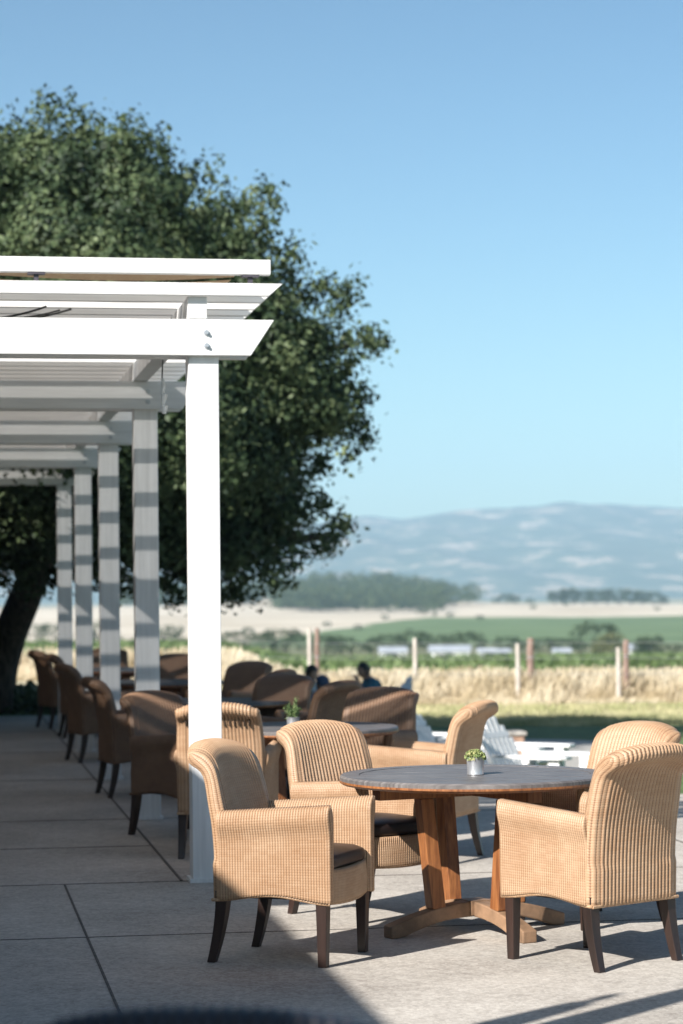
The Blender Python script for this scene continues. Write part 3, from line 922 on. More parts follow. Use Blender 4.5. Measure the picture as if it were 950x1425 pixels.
# ------------------------------------------------------------------ white garden chairs on the lawn
LZ = -0.6
def make_adirondack():
    r = empty('garden_chair')   # faces +Y
    w2 = M['white']
    for s in (-1, 1):
        x = s * 0.27
        MB().box(x - .045, x + .0, 0.24, 0.33, 0, 0.50).build('leg', w2, r, bevel=.004) if s > 0 else MB().box(x, x + .045, 0.24, 0.33, 0, 0.50).build('leg', w2, r, bevel=.004)
        # side rail that is also the rear leg
        MB().prism([(0.30, 0.26), (0.30, 0.38), (-0.10, 0.24), (-0.52, 0.07), (-0.52, 0.0), (-0.40, 0.0), (-0.1, 0.12)], 'x', x - s*0.046 - .012, x - s*0.046 + .012).build('side_rail', w2, r)
        # broad flat arm
        MB().prism([(x - s*.03, -0.34), (x + s*.05, -0.34), (x + s*.11, 0.1), (x + s*.11, 0.36), (x + s*.06, 0.40), (x - s*.05, 0.40), (x - s*.05, 0.1)], 'z', 0.502, 0.53).build('armrest', w2, r, bevel=.004)
        MB().prism([(0.2, 0.34), (0.24, 0.50), (0.33, 0.50), (0.33, 0.40)], 'x', x + s*.046, x + s*.066).build('arm_bracket', w2, r)
    sl = MB()
    for k in range(7):
        y = 0.31 - k * 0.085; z = 0.375 - k * 0.030
        sl.box(-0.245, 0.245, -0.036, 0.036, 0, 0.02, Matrix.Translation((0, y, z)) @ Matrix.Rotation(R(19), 4, 'X'))
    sl.build('seat', w2, r)
    bk = MB()
    for k in range(7):
        x = (k - 3) * 0.078
        h = 0.80 - 0.045 * (abs(k - 3)) ** 1.6
        A = Matrix.Translation((x * 0.86, -0.24, 0.16)) @ Matrix.Rotation(R(24), 4, 'X') @ Matrix.Rotation(R((k - 3) * 1.6), 4, 'Y')
        bk.box(-0.027, 0.027, -0.01, 0.01, 0, h, A)
    bk.box(-0.27, 0.27, 0.0, 0.022, 0, 0.07, Matrix.Translation((0, -0.385, 0.43)) @ Matrix.Rotation(R(24), 4, 'X'))
    bk.box(-0.23, 0.23, 0.0, 0.022, 0, 0.05, Matrix.Translation((0, -0.475, 0.66)) @ Matrix.Rotation(R(24), 4, 'X'))
    bk.build('backrest', w2, r)
    return r
A0 = make_adirondack()
adir = [(1.92, 23.2, (0.84, -0.54), 'white slatted garden chair in profile beyond the succulent pot, broad arm towards the right'),
        (1.80, 24.6, (0.82, -0.57), 'white garden chair just behind the one in profile beyond the succulent pot'),
        (1.22, 25.4, (0.88, -0.48), 'white garden chair directly left of the tilted wicker back, nearest of that pair'),
        (1.08, 26.5, (0.85, -0.52), 'white garden chair rear of the pair between the two wicker backs'),
        (0.50, 36.0, (-0.93, -0.35), 'white garden chair under the person in the teal shirt'),
        (-0.62, 34.8, (0.6, -0.8), 'white garden chair under the dark haired person at left'),
        (-0.24, 33.6, (0.3, -0.95), 'white garden chair under the person in the grey blue cap')]
for i, (x, y, f, lab) in enumerate(adir):
    o = A0 if i == 0 else copy_tree(A0)
    o.location = (x, y, LZ); o.scale = (1.1, 1.1, 1.06) if y < 30 else (1, 1, 1); o.rotation_euler = (0, 0, math.atan2(-f[0], f[1]))
    tag(o, lab, 'garden chair', 'white slatted chairs on the lawn')

def brick_pier():
    p = at(712, 1022, 31.5)
    t = empty('low_wall', (p.x, 31.5, LZ), 0.1, 'short low brick wall end at the edge of the shaded lawn', 'wall')
    mb = MB()
    mb.box(-0.25, 0.13, -0.2, 0.2, 0, 0.26); mb.build('brickwork', M['brick'], t, bevel=0.01)
    MB().box(-0.28, 0.16, -0.23, 0.23, 0.26, 0.31).build('coping', M['stone'], t, bevel=0.01)
brick_pier()

# ------------------------------------------------------------------ people
def skin_mesh(name, joints, edges, radii, sub=2):
    me = bpy.data.meshes.new(name)
    me.from_pydata([tuple(j) for j in joints], edges, [])
    o = bpy.data.objects.new(name, me); col.objects.link(o)
    md = o.modifiers.new('s', 'SKIN'); md.use_smooth_shade = True
    for i, r in enumerate(radii):
        sv = me.skin_vertices[0].data[i]
        sv.radius = (r, r) if not hasattr(r, '__len__') else r
    me.skin_vertices[0].data[0].use_root = True
    o.modifiers.new('d', 'SUBSURF').levels = sub
    dg = bpy.context.evaluated_depsgraph_get(); dg.update()
    me2 = bpy.data.meshes.new_from_object(o.evaluated_get(dg))
    bpy.data.objects.remove(o, do_unlink=True)
    for p in me2.polygons: p.use_smooth = True
    return me2

def ellipsoid(mb, c, r, M_=None, seg=20, rings=12, fn=None):
    vs, fs = [], []
    for i in range(rings + 1):
        ph = PI * i / rings
        for k in range(seg):
            th = 2 * PI * k / seg
            p = Vector((r[0]*math.sin(ph)*math.cos(th), r[1]*math.sin(ph)*math.sin(th), r[2]*math.cos(ph)))
            if fn: p = fn(p)
            vs.append(p + Vector(c))
    for i in range(rings):
        for k in range(seg):
            fs.append((i*seg+k, i*seg+(k+1)%seg, (i+1)*seg+(k+1)%seg, (i+1)*seg+k))
    mb.add(vs, fs, M_)

def person(loc, face, lean, shirt, trousers, label, hand_face=False, cap=None, look=(0, -15)):
    t = empty('person', loc, math.atan2(-face[0], face[1]), label, 'person', 'people sitting on the lawn')
    # seated: hips at z .36, forward lean in radians; local +Y is forward
    L = Matrix.Translation((0, -0.12, 0.40)) @ Matrix.Rotation(-lean, 4, 'X')
    T = lambda x, y, z: L @ Vector((x, y, z))
    pel, sp1, sp2, chest, neck, hd = T(0,0,0), T(0,.01,.14), T(0,.01,.28), T(0,0,.40), T(0,.01,.50), T(0,.03,.56)
    shl, shr = T(-.17,0,.43), T(.17,0,.43)
    if hand_face:
        ell, elr = T(-.22,.24,.24), T(.21,.22,.18)
        hal, har = T(-.04,.19,.52), T(.10,.40,.30)
    else:
        ell, elr = T(-.24,.12,.18), T(.24,.12,.18)
        hal, har = T(-.14,.34,.13), T(.14,.34,.13)
    kl, kr = Vector((-.14,.34,.46)), Vector((.14,.36,.46))
    fl, fr = Vector((-.14,.42,.08)), Vector((.15,.46,.08))
    tl, tr = fl + Vector((0,.15,-.04)), fr + Vector((0,.15,-.04))
    J = [pel, sp1, sp2, chest, neck, hd, shl, ell, hal, shr, elr, har, kl, fl, tl, kr, fr, tr, T(-.09,.02,0), T(.09,.02,0)]
    E = [(0,1),(1,2),(2,3),(3,4),(4,5),(3,6),(6,7),(7,8),(3,9),(9,10),(10,11),(0,18),(18,12),(12,13),(13,14),(0,19),(19,15),(15,16),(16,17)]
    Rr = [.12,.11,.12,.11,.055,.06,.058,.042,.028,.058,.042,.028,.062,.042,.035,.062,.042,.035,.09,.09]
    me = skin_mesh('body', J, E, Rr)
    bm = bmesh.new(); bm.from_mesh(me)
    # head with brow, nose, chin and ears
    H = L @ Matrix.Translation((0, .045, .63)) @ Matrix.Rotation(R(look[1]) + lean * 0.6, 4, 'X') @ Matrix.Rotation(R(look[0]), 4, 'Z')
    hm = MB()
    def hf(p):
        q = p.copy()
        if q.z < 0: q.x *= 1 + q.z * 2.0; q.y *= 1 + q.z * 0.9
        if q.y > 0:
            q.y += 0.024 * math.exp(-(q.x/.014)**2 - ((q.z+.015)/.022)**2)
            q.y -= 0.008 * (math.exp(-((abs(q.x)-.032)/.016)**2 - ((q.z-.008)/.012)**2))
            q.y += 0.006 * math.exp(-(q.x/.025)**2 - ((q.z+.055)/.008)**2)
        return q
    ellipsoid(hm, (0,0,0), (.078,.096,.118), H, 32, 22, hf)
    for s in (-1, 1): ellipsoid(hm, (s*.079,-.005,-.005), (.012,.02,.03), H, 8, 6)
    # hands: palm, four fingers and a thumb, slightly curled
    for wr, el, s in ((hal, ell, -1), (har, elr, 1)):
        d = (wr - el).normalized(); side = d.cross(Vector((0,0,1))).normalized(); up = side.cross(d)
        B = Matrix((( *side, 0), (*d, 0), (*up, 0), (0,0,0,1))).transposed(); B.translation = wr
        ellipsoid(hm, (0,.045,0), (.04,.055,.017), B, 12, 8)
        for k, (fx, ln) in enumerate(((-.028,.062),(-.01,.074),(.009,.07),(.027,.055))):
            hm.tube([B @ Vector((fx,.085,0)), B @ Vector((fx*1.1,.085+ln*.5,-.006)), B @ Vector((fx*1.1,.085+ln*.9,-.026))], [.0095,.0085,.007], 7)
        hm.tube([B @ Vector((s*.03,.02,0)), B @ Vector((s*.055,.05,-.008)), B @ Vector((s*.055,.08,-.018))], [.012,.010,.008], 7)
    me_h = bpy.data.meshes.new('tmp'); me_h.from_pydata([tuple(v) for v in hm.v], [], hm.f)
    bm.from_mesh(me_h)
    for f in bm.faces: f.smooth = True
    bm.to_mesh(me); bm.free(); bpy.data.meshes.remove(me_h)
    me.name = 'body'
    new_obj('body', me, t, M['skin'])
    m1 = skin_mesh('shirt', [sp1, sp2, chest, T(0,.01,.46), shl, shl.lerp(ell,.75), shr, shr.lerp(elr,.75), pel], [(0,1),(1,2),(2,3),(2,4),(4,5),(2,6),(6,7),(0,8)], [.135,.145,.135,.075,.078,.06,.078,.06,.14])
    m1.name = 'shirt'; new_obj('shirt', m1, t, M[shirt])
    m2 = skin_mesh('trousers', [pel, T(-.09,.02,0), kl, kl.lerp(fl,.85), T(.09,.02,0), kr, kr.lerp(fr,.85)], [(0,1),(1,2),(2,3),(0,4),(4,5),(5,6)], [.135,.105,.078,.055,.105,.078,.055])
    m2.name = 'trousers'; new_obj('trousers', m2, t, M[trousers])
    hr = MB()
    def hairf(p):
        q = p.copy()
        if q.y > 0.045: q.y = 0.045 + (q.y - 0.045) * 0.35 if q.z < 0.05 else q.y
        q += Vector((noise.noise(p*40), noise.noise(p*40+Vector((3,1,2))), noise.noise(p*33))) * 0.008
        return q
    ellipsoid(hr, (0,-.018,.022), (.09,.10,.118), H, 28, 18, hairf)
    hr.build('hair', M['hair'], t, smooth=True)
    if cap:
        cp = MB()
        ellipsoid(cp, (0,-.008,.05), (.10,.112,.09), H, 24, 14, lambda p: Vector((p.x, p.y, max(p.z, -0.005))))
        cp.prism([(-.07,.07),(-.06,.15),(0,.175),(.06,.15),(.07,.07)], 'z', .042, .05, H)
        cp.build('cap', M[cap], t, smooth=True)
    return t
person((0.47, 36.0, LZ + 0.0), (-0.93, -0.35), 0.40, 'teal', 'navy', 'person in a teal shirt leaning forward with a hand at the face, dark hair', True, None, (10, -10))
person((-0.55, 34.75, LZ - 0.0), (0.7, -0.7), 0.38, 'navy', 'denim', 'person of whom only dark hair shows above the wicker backs, leftmost of the three', False, None, (0, -20))
person((-0.34, 33.7, LZ - 0.10), (0.35, -0.93), 0.42, 'denim', 'navy', 'person in a grey blue cap, low between the dark haired one and the teal shirt', False, 'denim', (0, -20))

# ------------------------------------------------------------------ big oak
def in_poly(p, poly):
    x, y = p; c = False
    for i in range(len(poly)):
        x1, y1 = poly[i]; x2, y2 = poly[i-1]
        if (y1 > y) != (y2 > y) and x < (x2-x1)*(y-y1)/(y2-y1)+x1: c = not c
    return c
def d_poly(p, poly):
    best = 1e9; P = Vector(p)
    for i in range(len(poly)):
        a, b = Vector(poly[i-1]), Vector(poly[i]); ab = b - a
        t = max(0, min(1, (P-a).dot(ab)/ab.length_squared)); best = min(best, (P-a-ab*t).length)
    return best
def oak():
    D0 = 30.0
    base = Vector((-4.6, D0 + 2.3, -0.05))
    t = empty('oak_tree', base, 0, 'large dark green oak with a leaning trunk rising behind the white pergola', 'tree')
    inv = Matrix.Translation(-base)
    poly = [(-470,520),(-420,320),(-260,200),(-100,175),(0,196),(22,182),(45,178),(60,160),(80,150),(100,156),(115,176),(135,188),(155,168),(175,178),(190,165),(203,188),(225,210),(243,228),(258,250),(285,242),(300,268),(320,288),(345,290),(360,270),(380,265),(382,290),(372,320),(370,345),(405,358),(420,358),(418,380),(402,400),(425,425),(445,405),(472,392),(487,402),(488,420),(465,445),(470,478),(490,480),(515,466),(540,464),(535,478),(508,495),(480,515),(490,545),(508,560),(505,590),(508,605),(495,625),(485,648),(455,650),(425,672),(435,698),(460,712),(485,738),(478,762),(455,758),(432,768),(410,792),(390,818),(360,826),(320,838),(275,822),(240,835),(205,815),(180,828),(90,800),(60,822),(0,822),(-100,800),(-300,780),(-430,670)]
    lobes = []
    tries = 0
    while len(lobes) < 430 and tries < 20000:
        tries += 1
        p = (random.uniform(-470, 550), random.uniform(120, 860))
        if not in_poly(p, poly): continue
        d = d_poly(p, poly) / 107.0
        if d < 0.22: continue
        r = min(random.uniform(0.36, 0.95), d - 0.04)
        half = min(3.0, 0.5 + d * 1.25)
        # mostly towards the outer skin of the volume
        s = random.choice((-1, 1, -1)) * math.sqrt(random.uniform(0.15, 1)) if random.random() < 0.8 else random.uniform(-1, 1)
        q = at(p[0], p[1], D0 + s * half * 0.75) ; q.y += s * half * 0.25
        if p[0] < 110 and p[1] > 770 and abs(s*half) < .4: continue
        lobes.append((q, r))
    Cs, Ss, Ns = [], [], []
    def clump(q, r, n, flat=0.75, sz=(0.05, 0.095)):
        d = rng.normal(size=(n, 3)); d /= np.linalg.norm(d, axis=1)[:, None]
        rad = r * rng.uniform(0.25, 1, (n, 1)) ** 0.45
        P = d * rad * np.array([1, 1, flat])
        # sprigs: pull the leaves towards a set of twig directions
        k = max(6, int(10 * r / 0.4)); tw = rng.normal(size=(k, 3)); tw /= np.linalg.norm(tw, axis=1)[:, None]
        idx = rng.integers(0, k, n); m = rng.random(n) < 0.65
        tp = tw[idx] * (r * rng.uniform(0.3, 1.22, (n, 1))) * np.array([1, 1, flat]) + rng.normal(size=(n, 3)) * 0.085
        P[m] = tp[m]
        Cs.append(P + np.array(q)); Ss.append(rng.uniform(sz[0], sz[1], n))
        Ns.append(P / (np.linalg.norm(P, axis=1)[:, None] + 1e-6))
    for q, r in lobes:
        clump(q, r, int(950 * (r / 0.6) ** 2), sz=(0.055, 0.105))
    for _ in range(240):
        p = (random.uniform(-440, 500), random.uniform(150, 830))
        if not in_poly(p, poly) or d_poly(p, poly) / 107.0 < 0.55: continue
        clump(at(p[0], p[1], D0 + random.uniform(-0.6, 0.6)), 0.75, 420, sz=(0.14, 0.2))
    # small sprigs along the outline
    L = len(poly)
    for i in range(L):
        a, b = Vector(poly[i-1]), Vector(poly[i])
        for k in range(max(1, int((b-a).length / 11))):
            p = a.lerp(b, random.random()); cen = Vector((150, 480))
            out = (p - cen).normalized()
            j = p + out * random.uniform(-26, 2)
            q = at(j.x, j.y, D0 + random.uniform(-1.2, 1.2))
            clump(q, random.uniform(0.08, 0.2), 40, 1.0, sz=(0.06, 0.11))
            if random.random() < 0.35:
                for s in range(5):
                    jj = j + (out + Vector((0, -0.5))) * (5 * s)
                    q2 = at(jj.x, jj.y, D0); clump(q2, 0.07, 9, 1.2)
    C = np.vstack(Cs) - np.array(base); S = np.concatenate(Ss)
    quads_mesh('crown', leaf_quads(C, S, 0.62, nrm=np.vstack(Ns)), M['oak_leaf'], t)
    # trunk and limbs
    tr = MB()
    def pt(px, py, dy=0.0):
        v = at(px, py, D0 + dy + 2.3 * min(1, max(0, (py - 640) / 250))) - base; return v
    tr.tube([pt(-22, 1000), pt(-12, 970), pt(0, 925), pt(14, 880), pt(32, 838), pt(55, 780), pt(75, 700)], [0.40, 0.30, 0.25, 0.23, 0.22, 0.2, 0.18], 14)
    trunk = tr.build('trunk', M['bark'], t, smooth=True)
    lb = MB()
    limbs = [[(75,700,0),(110,600,-.4),(150,480,-.6),(160,330,-.3),(120,220,0)], [(75,700,0),(180,640,.5),(290,560,.3),(390,500,.2),(490,480,0)],
             [(60,770,0),(180,740,-.5),(310,730,-.6),(420,750,-.3),(465,745,0)], [(75,700,0),(0,600,.5),(-100,480,.7),(-200,380,.5),(-300,330,0)],
             [(55,780,0),(-60,700,-.5),(-200,650,-.7),(-350,640,-.4)], [(110,600,-.4),(220,470,.6),(300,380,.6),(370,310,.2)], [(110,600,-.4),(60,450,.6),(20,320,.5),(10,230,0)],
             [(290,560,.3),(380,600,.7),(470,600,.5)], [(180,740,-.5),(260,800,-1),(300,835,-1)], [(75,700,0),(150,690,1.5),(260,650,2.2)], [(75,700,0),(120,650,-1.5),(200,600,-2.2)]]
    for lm in limbs:
        n = len(lm)
        lb.tube([pt(*q) for q in lm], [0.13 * (1 - 0.8 * i / (n - 1)) + 0.012 for i in range(n)], 8)
    lb.build('limbs', M['bark'], t, smooth=True)
oak()

def closed_umbrella():
    t = empty('closed_umbrella')
    MB().lathe([(0, 0), (.26, 0), (.27, .03), (.25, .06), (.05, .075), (.04, .16), (0, .16)], 32).build('base', M['dark_metal'], t, smooth=True)
    MB().tube([(0, 0, .05), (0, 0, 1.5), (0, 0, 3.12)], .024, 14).build('pole', M['teak'], t, smooth=True)
    cn = MB(); vs, fs = [], []
    seg = 64; prof = [(.04, 3.05), (.05, 2.9), (.065, 2.6), (.075, 2.2), (.062, 1.98), (.075, 1.92), (.11, 1.62), (.115, 1.5)]
    for i, (r, z) in enumerate(prof):
        for k in range(seg):
            th = 2*PI*k/seg; rr = r * (1 + .28 * math.sin(th * 8 + i * .1))
            vs.append((rr*math.cos(th), rr*math.sin(th), z))
    for i in range(len(prof) - 1):
        for k in range(seg): fs.append((i*seg+k, i*seg+(k+1)%seg, (i+1)*seg+(k+1)%seg, (i+1)*seg+k))
    fs.append(list(range(seg)))
    cn.add(vs, fs).build('canopy', M['canvas'], t, smooth=True)
    MB().lathe([(.082, 1.96), (.085, 1.98), (.082, 2.0)], 24).build('strap', M['dark_metal'], t)
    MB().lathe([(0, 3.24), (.02, 3.2), (.03, 3.15), (.02, 3.1), (0, 3.1)], 16).build('finial', M['teak'], t, smooth=True)
    return t
M['canvas'] = simple('sand_canvas', (0.42, 0.38, 0.31), (0.5, 0.46, 0.38), 30, 0.9, 0.3, 0.004)
u0 = closed_umbrella(); u0.location = (-1.32, 5.75, 0)
tag(u0, 'closed patio umbrella beside the camera, nearer to the pergola', 'umbrella', 'closed umbrellas at the house side')
u1 = copy_tree(u0); u1.location = (-2.05, 5.15, 0)
tag(u1, 'closed patio umbrella beside the camera, nearer to the house', 'umbrella', 'closed umbrellas at the house side')

# ------------------------------------------------------------------ leafy bushes and undergrowth at the oak's foot
def undergrowth():
    n = 9000
    x = rng.uniform(-9, -2.5, n); y = rng.uniform(31.9, 36, n)
    z = -0.05 + rng.uniform(0, 1, n) ** 2 * 0.32
    C = np.stack([x, y, z], 1)
    tag(quads_mesh('undergrowth', leaf_quads(C, rng.uniform(0.08, 0.16, n), 0.5), M['oak_leaf']), kind='stuff')
undergrowth()

# ------------------------------------------------------------------ dry grass belt
def tz_arr(x, y): return np.array([tz(a, b) for a, b in zip(x, y)])
def dry_grass():
    n = 170000
    y = 45.2 + rng.random(n) ** 0.9 * 10
    x = rng.uniform(-0.17, 0.17, n) * y * 1.25
    z = tz_arr(x, y)
    cl = np.array([0.55 + 0.6 * noise.noise(Vector((a * 0.9, b * 0.7, 5))) + 0.3 * noise.noise(Vector((a * 3, b * 2, 1))) for a, b in zip(x, y)])
    h = np.clip(0.40 + 0.10 * cl, 0.2, 0.7) * (0.4 + 1.05 * rng.random(n) ** 1.8)
    h = h * np.clip((y - 45.2 + 0.35 * np.sin(x * 2.1) + 0.3 * np.sin(x * 5.3)) / 1.6, 0.22, 1)
    h[(x > -0.14 * y) & (x < -0.09 * y)] *= 1.0
    a = rng.uniform(0, PI, n); wd = rng.uniform(0.004, 0.011, n)
    dx, dy = np.cos(a) * wd, np.sin(a) * wd
    lean = rng.normal(size=(n, 2)) * 0.22 * h[:, None] + np.array([0.07, 0.02])
    V = np.empty((n, 4, 3))
    V[:, 0] = np.stack([x - dx, y - dy, z - 0.03], 1); V[:, 1] = np.stack([x + dx, y + dy, z - 0.03], 1)
    V[:, 2] = np.stack([x + dx * 1.1 + lean[:, 0], y + dy * 1.1 + lean[:, 1], z + h], 1)
    V[:, 3] = np.stack([x - dx * 1.1 + lean[:, 0], y - dy * 1.1 + lean[:, 1], z + h * 0.92], 1)
    o = quads_mesh('dry_grass', V.reshape(-1, 3), M['straw'])
    tag(o, kind='stuff')
    # short mown dry fringe and lawn blades
    n = 26000
    y = rng.uniform(38, 46, n); x = rng.uniform(-0.05, 0.19, n) * y; z = tz_arr(x, y)
    h = rng.uniform(0.03, 0.09, n); a = rng.uniform(0, PI, n); dx, dy = np.cos(a)*0.012, np.sin(a)*0.012
    V = np.empty((n, 3, 3))
    V[:, 0] = np.stack([x-dx, y-dy, z], 1); V[:, 1] = np.stack([x+dx, y+dy, z], 1); V[:, 2] = np.stack([x+rng.normal(size=n)*.02, y, z+h], 1)
    g = simple('fringe_grass', (0.22, 0.24, 0.10), (0.55, 0.5, 0.3), 1.2, 0.9)
    tag(quads_mesh('fringe_grass', V.reshape(-1, 3), g, nv=3), kind='stuff')
dry_grass()

# ------------------------------------------------------------------ vineyard
def vineyard():
    Vs = []
    y = 62.0
    row = 0
    while y < 355:
        sp_ = 2.4
        W = y * 0.20 + 8
        # leaf clumps per metre falls off with distance, size grows
        s = 0.20 + (y - 62) * 0.0013
        dens = 26 * (0.22 / s) ** 1.7 * (1.0 if y < 130 else 0.85)
        n = int(2 * W * dens)
        x = rng.uniform(-W, W, n)
        yy = y + x * 0.10 + rng.normal(size=n) * 0.22
        hh = 0.25 + 1.35 * rng.random(n) ** 0.7
        hh += 0.12 * np.sin(x * 1.9 + row) + 0.1 * rng.normal(size=n)
        C = np.stack([x, yy, tz_arr(x, yy) + hh], 1)
        Vs.append(leaf_quads(C, rng.uniform(0.7, 1.3, n) * s * 1.25, 0.8))
        y += sp_ if y < 150 else sp_ * 1.5
        row += 1
    o = quads_mesh('vineyard', np.vstack(Vs), M['vine_leaf'])
    tag(o, kind='stuff')
vineyard()

# ------------------------------------------------------------------ vineyard fence posts
def fence_posts():
    pale = [(430, 47.5), (577, 47.0), (720, 46.2), (860, 46.0), (1004, 45.6)]
    t = None
    labs = {430: 'pale thin fence post behind the two heads, beside a brown one', 577: 'pale thin fence post standing alone in the dry grass', 720: 'pale thin fence post left of the thickest brown post', 860: 'pale thin fence post left of the rightmost brown post', 1004: 'pale thin fence post just outside the right edge'}
    tops = {430: 874, 577: 888, 720: 896, 860: 901, 1004: 905}
    for px, D in pale:
        top = at(px, tops[px], D); g = tz(top.x, D)
        o = empty('fence_post', (top.x, D, g - 0.05), 0, labs[px], 'fence post', 'pale posts of the field fence')
        MB().tube([(0, 0, 0), (0.006, 0, 0.6), (0.0, 0, top.z - g + 0.05)], [0.046, 0.043, 0.038], 9).build('pole', M['post_pale'], o, smooth=True)
        MB().tube([(0, 0, 0.72), (0, 0, 0.735)], 0.054, 9).build('wire_tie', M['metal'], o)
    brown = [(441, 874, 48.6, .055, 'brown fence post behind the two heads, beside a pale one'), (738, 888, 46.8, .072, 'thickest brown fence post, rough and split, in the dry grass'), (871, 890, 46.9, .062, 'rightmost brown fence post in the dry grass')]
    for px, py, D, r, lab in brown:
        top = at(px, py, D); g = tz(top.x, D)
        o = empty('fence_post', (top.x, D, g - 0.05), 0, lab, 'fence post', 'brown posts of the field fence')
        MB().tube([(0.01, 0, 0), (0.0, 0, 0.5), (-0.008, 0, 1.0), (0.0, 0, top.z - g + 0.05)], [r * 1.05, r, r * 0.96, r * 0.85], 9).build('pole', M['post_brown'], o, smooth=True)
        MB().tube([(0, 0, 0.92), (0, 0, 0.935)], r * 1.08, 9).build('wire_tie', M['metal'], o)
    # the wires strung along them
    mb = MB()
    for hz in (0.55, 0.85, 1.15):
        pts = []
        for px, D in pale:
            x = (px - 475) / FPX * D
            pts.append((x, D + 0.05, tz(x, D) + hz))
        pts = [(pts[0][0] - 10, 48.6, tz(-8, 48.6) + hz)] + pts + [(pts[-1][0] + 6, 44.8, -0.6 + hz)]
        mb.tube(pts, 0.004, 5)
    tag(mb.build('fence_wire', M['metal']), 'three thin wires strung between the pale posts of the field fence', 'wire')
fence_posts()

# ------------------------------------------------------------------ far trees
def tree_mesh(seed, h=1.0, wid=0.9, n=1500, conical=False, low=0.12):
    """crown for a tree of height 1 built of leaf clumps; returns vertex array"""
    r_ = random.Random(seed); g = np.random.default_rng(seed)
    Cs, Ss = [], []
    k = 26
    for i in range(k):
        z = r_.uniform(low + 0.12, 0.92)
        env = math.sqrt(max(0.02, 1 - ((z - 0.52) / 0.5) ** 2)) if not conical else (1.05 - z)
        a = r_.uniform(0, 2*PI); rr = env * wid / 2 * math.sqrt(r_.random()) * 0.85
        rad = r_.uniform(0.10, 0.18)
        m = n // k
        d = g.normal(size=(m, 3)); d /= np.linalg.norm(d, axis=1)[:, None]
        Cs.append(d * rad * g.uniform(0.4, 1, (m, 1)) ** 0.5 + np.array([math.cos(a)*rr, math.sin(a)*rr, z]))
        Ss.append(g.uniform(0.035, 0.07, m))
    return np.vstack(Cs), np.concatenate(Ss)
def make_far_tree(seed, leafm, wid=0.95, conical=False, n=1500):
    t = empty('valley_tree')
    C, S = tree_mesh(seed, wid=wid, conical=conical, n=n)
    quads_mesh('crown', leaf_quads(C, S, 0.8), leafm, t)
    MB().tube([(0, 0, -0.05), (0.01, 0, 0.2), (-0.01, 0.01, 0.5)], [0.035, 0.025, 0.012], 7).build('trunk', M['bark'], t)
    return t
FT = [make_far_tree(1, M['far_leaf'], 1.1), make_far_tree(2, M['far_leaf'], 1.35), make_far_tree(3, M['far_leaf'], 0.75), make_far_tree(4, M['olive_leaf'], 1.0), make_far_tree(5, M['far_leaf'], 0.62, True)]
ftused = [False] * 5
def far_tree(px, ytop, ybase, D, k, label, group='trees along the far edge of the vineyard'):
    top = at(px, ytop, D); g = tz(top.x, D)
    H = max(2.0, top.z - g)
    o = FT[k] if not ftused[k] else copy_tree(FT[k])
    ftused[k] = True
    o.location = (top.x, D, g); o.scale = (H * 1.55, H * 1.55, H); o.rotation_euler = (0, 0, random.uniform(0, 6))
    tag(o, label, 'tree', group)
TL = [(70, 868, 520, 1, 'round dark bush showing between the oak trunk and the first far post'),
      (140, 862, 500, 0, 'dark tree seen between the middle pergola posts at the field edge'),
      (232, 870, 500, 1, 'dark bush seen between the second post and the nearest white post'),
      (325, 878, 470, 1, 'smallest dark bush just right of the nearest white post'),
      (365, 880, 450, 1, 'low dark bush right of the smallest one beside the nearest post'),
      (396, 875, 440, 1, 'broad dark bush left of the paired fence posts'),
      (452, 883, 430, 1, 'low dark bush behind the paired fence posts'),
      (474, 886, 440, 1, 'low rounded bush right of the paired fence posts'),
      (515, 886, 450, 0, 'small tree left of the long white shed'),
      (545, 882, 470, 1, 'dark tree behind the long white shed'),
      (572, 876, 480, 0, 'taller grey green tree behind the lone pale post'),
      (612, 882, 470, 1, 'dark tree behind the roof of the white barn, left side'),
      (652, 879, 450, 1, 'dark round tree at the right end of the white barn'),
      (708, 886, 450, 1, 'grey green tree left of the pale post in the middle right'),
      (757, 887, 450, 1, 'dark tree just right of the thickest brown post'),
      (785, 888, 455, 1, 'dark round tree second right of the thickest brown post'),
      (826, 864, 440, 0, 'tallest dark tree in the right of the field edge'),
      (848, 880, 430, 3, 'olive tree at the foot of the tallest field tree'),
      (838, 893, 420, 3, 'small yellowish shrub below the tallest field tree'),
      (906, 884, 380, 2, 'feathery grey tree right of the rightmost fence posts'),
      (893, 891, 385, 2, 'thin grey tree close beside the feathery one'),
      (938, 896, 430, 1, 'low dark tree at the right edge of the picture'),
      (965, 894, 430, 1, 'dark tree just outside the right edge'),
      (868, 893, 430, 1, 'low dark tree behind the rightmost pair of fence posts'),
      (805, 893, 460, 1, 'low bush left of the tallest field tree'),
      (732, 892, 470, 1, 'low bush behind the thickest brown post'),
      (626, 853, 950, 1, 'small dark bush alone on the tan slope above the white barn'),
      (-30, 866, 520, 0, 'dark tree hidden behind the oak trunk')]
TL += [(455, 868, 800, 1, 'dark oak on the slope above the paired fence posts'), (497, 871, 760, 0, 'dark oak on the slope above the heads of the sitting people'),
      (588, 846, 1050, 1, 'dark tree at the right foot of the wooded hill'), (604, 852, 1020, 0, 'small dark tree just right of the wooded hill foot'),
      (536, 862, 900, 1, 'dark oak standing below the middle of the wooded hill'), (345, 873, 700, 1, 'dark oak on the tan slope right of the nearest white post'),
      (668, 858, 900, 1, 'small dark bush where the green field meets the tan slope'), (742, 842, 1250, 1, 'small bush on the tan ridge right of the lone clump'),
      (915, 851, 1100, 0, 'small bush on the tan slope near the right edge')]
for px, yt, D, k, lab in TL: far_tree(px, yt, 0, D, k, lab)
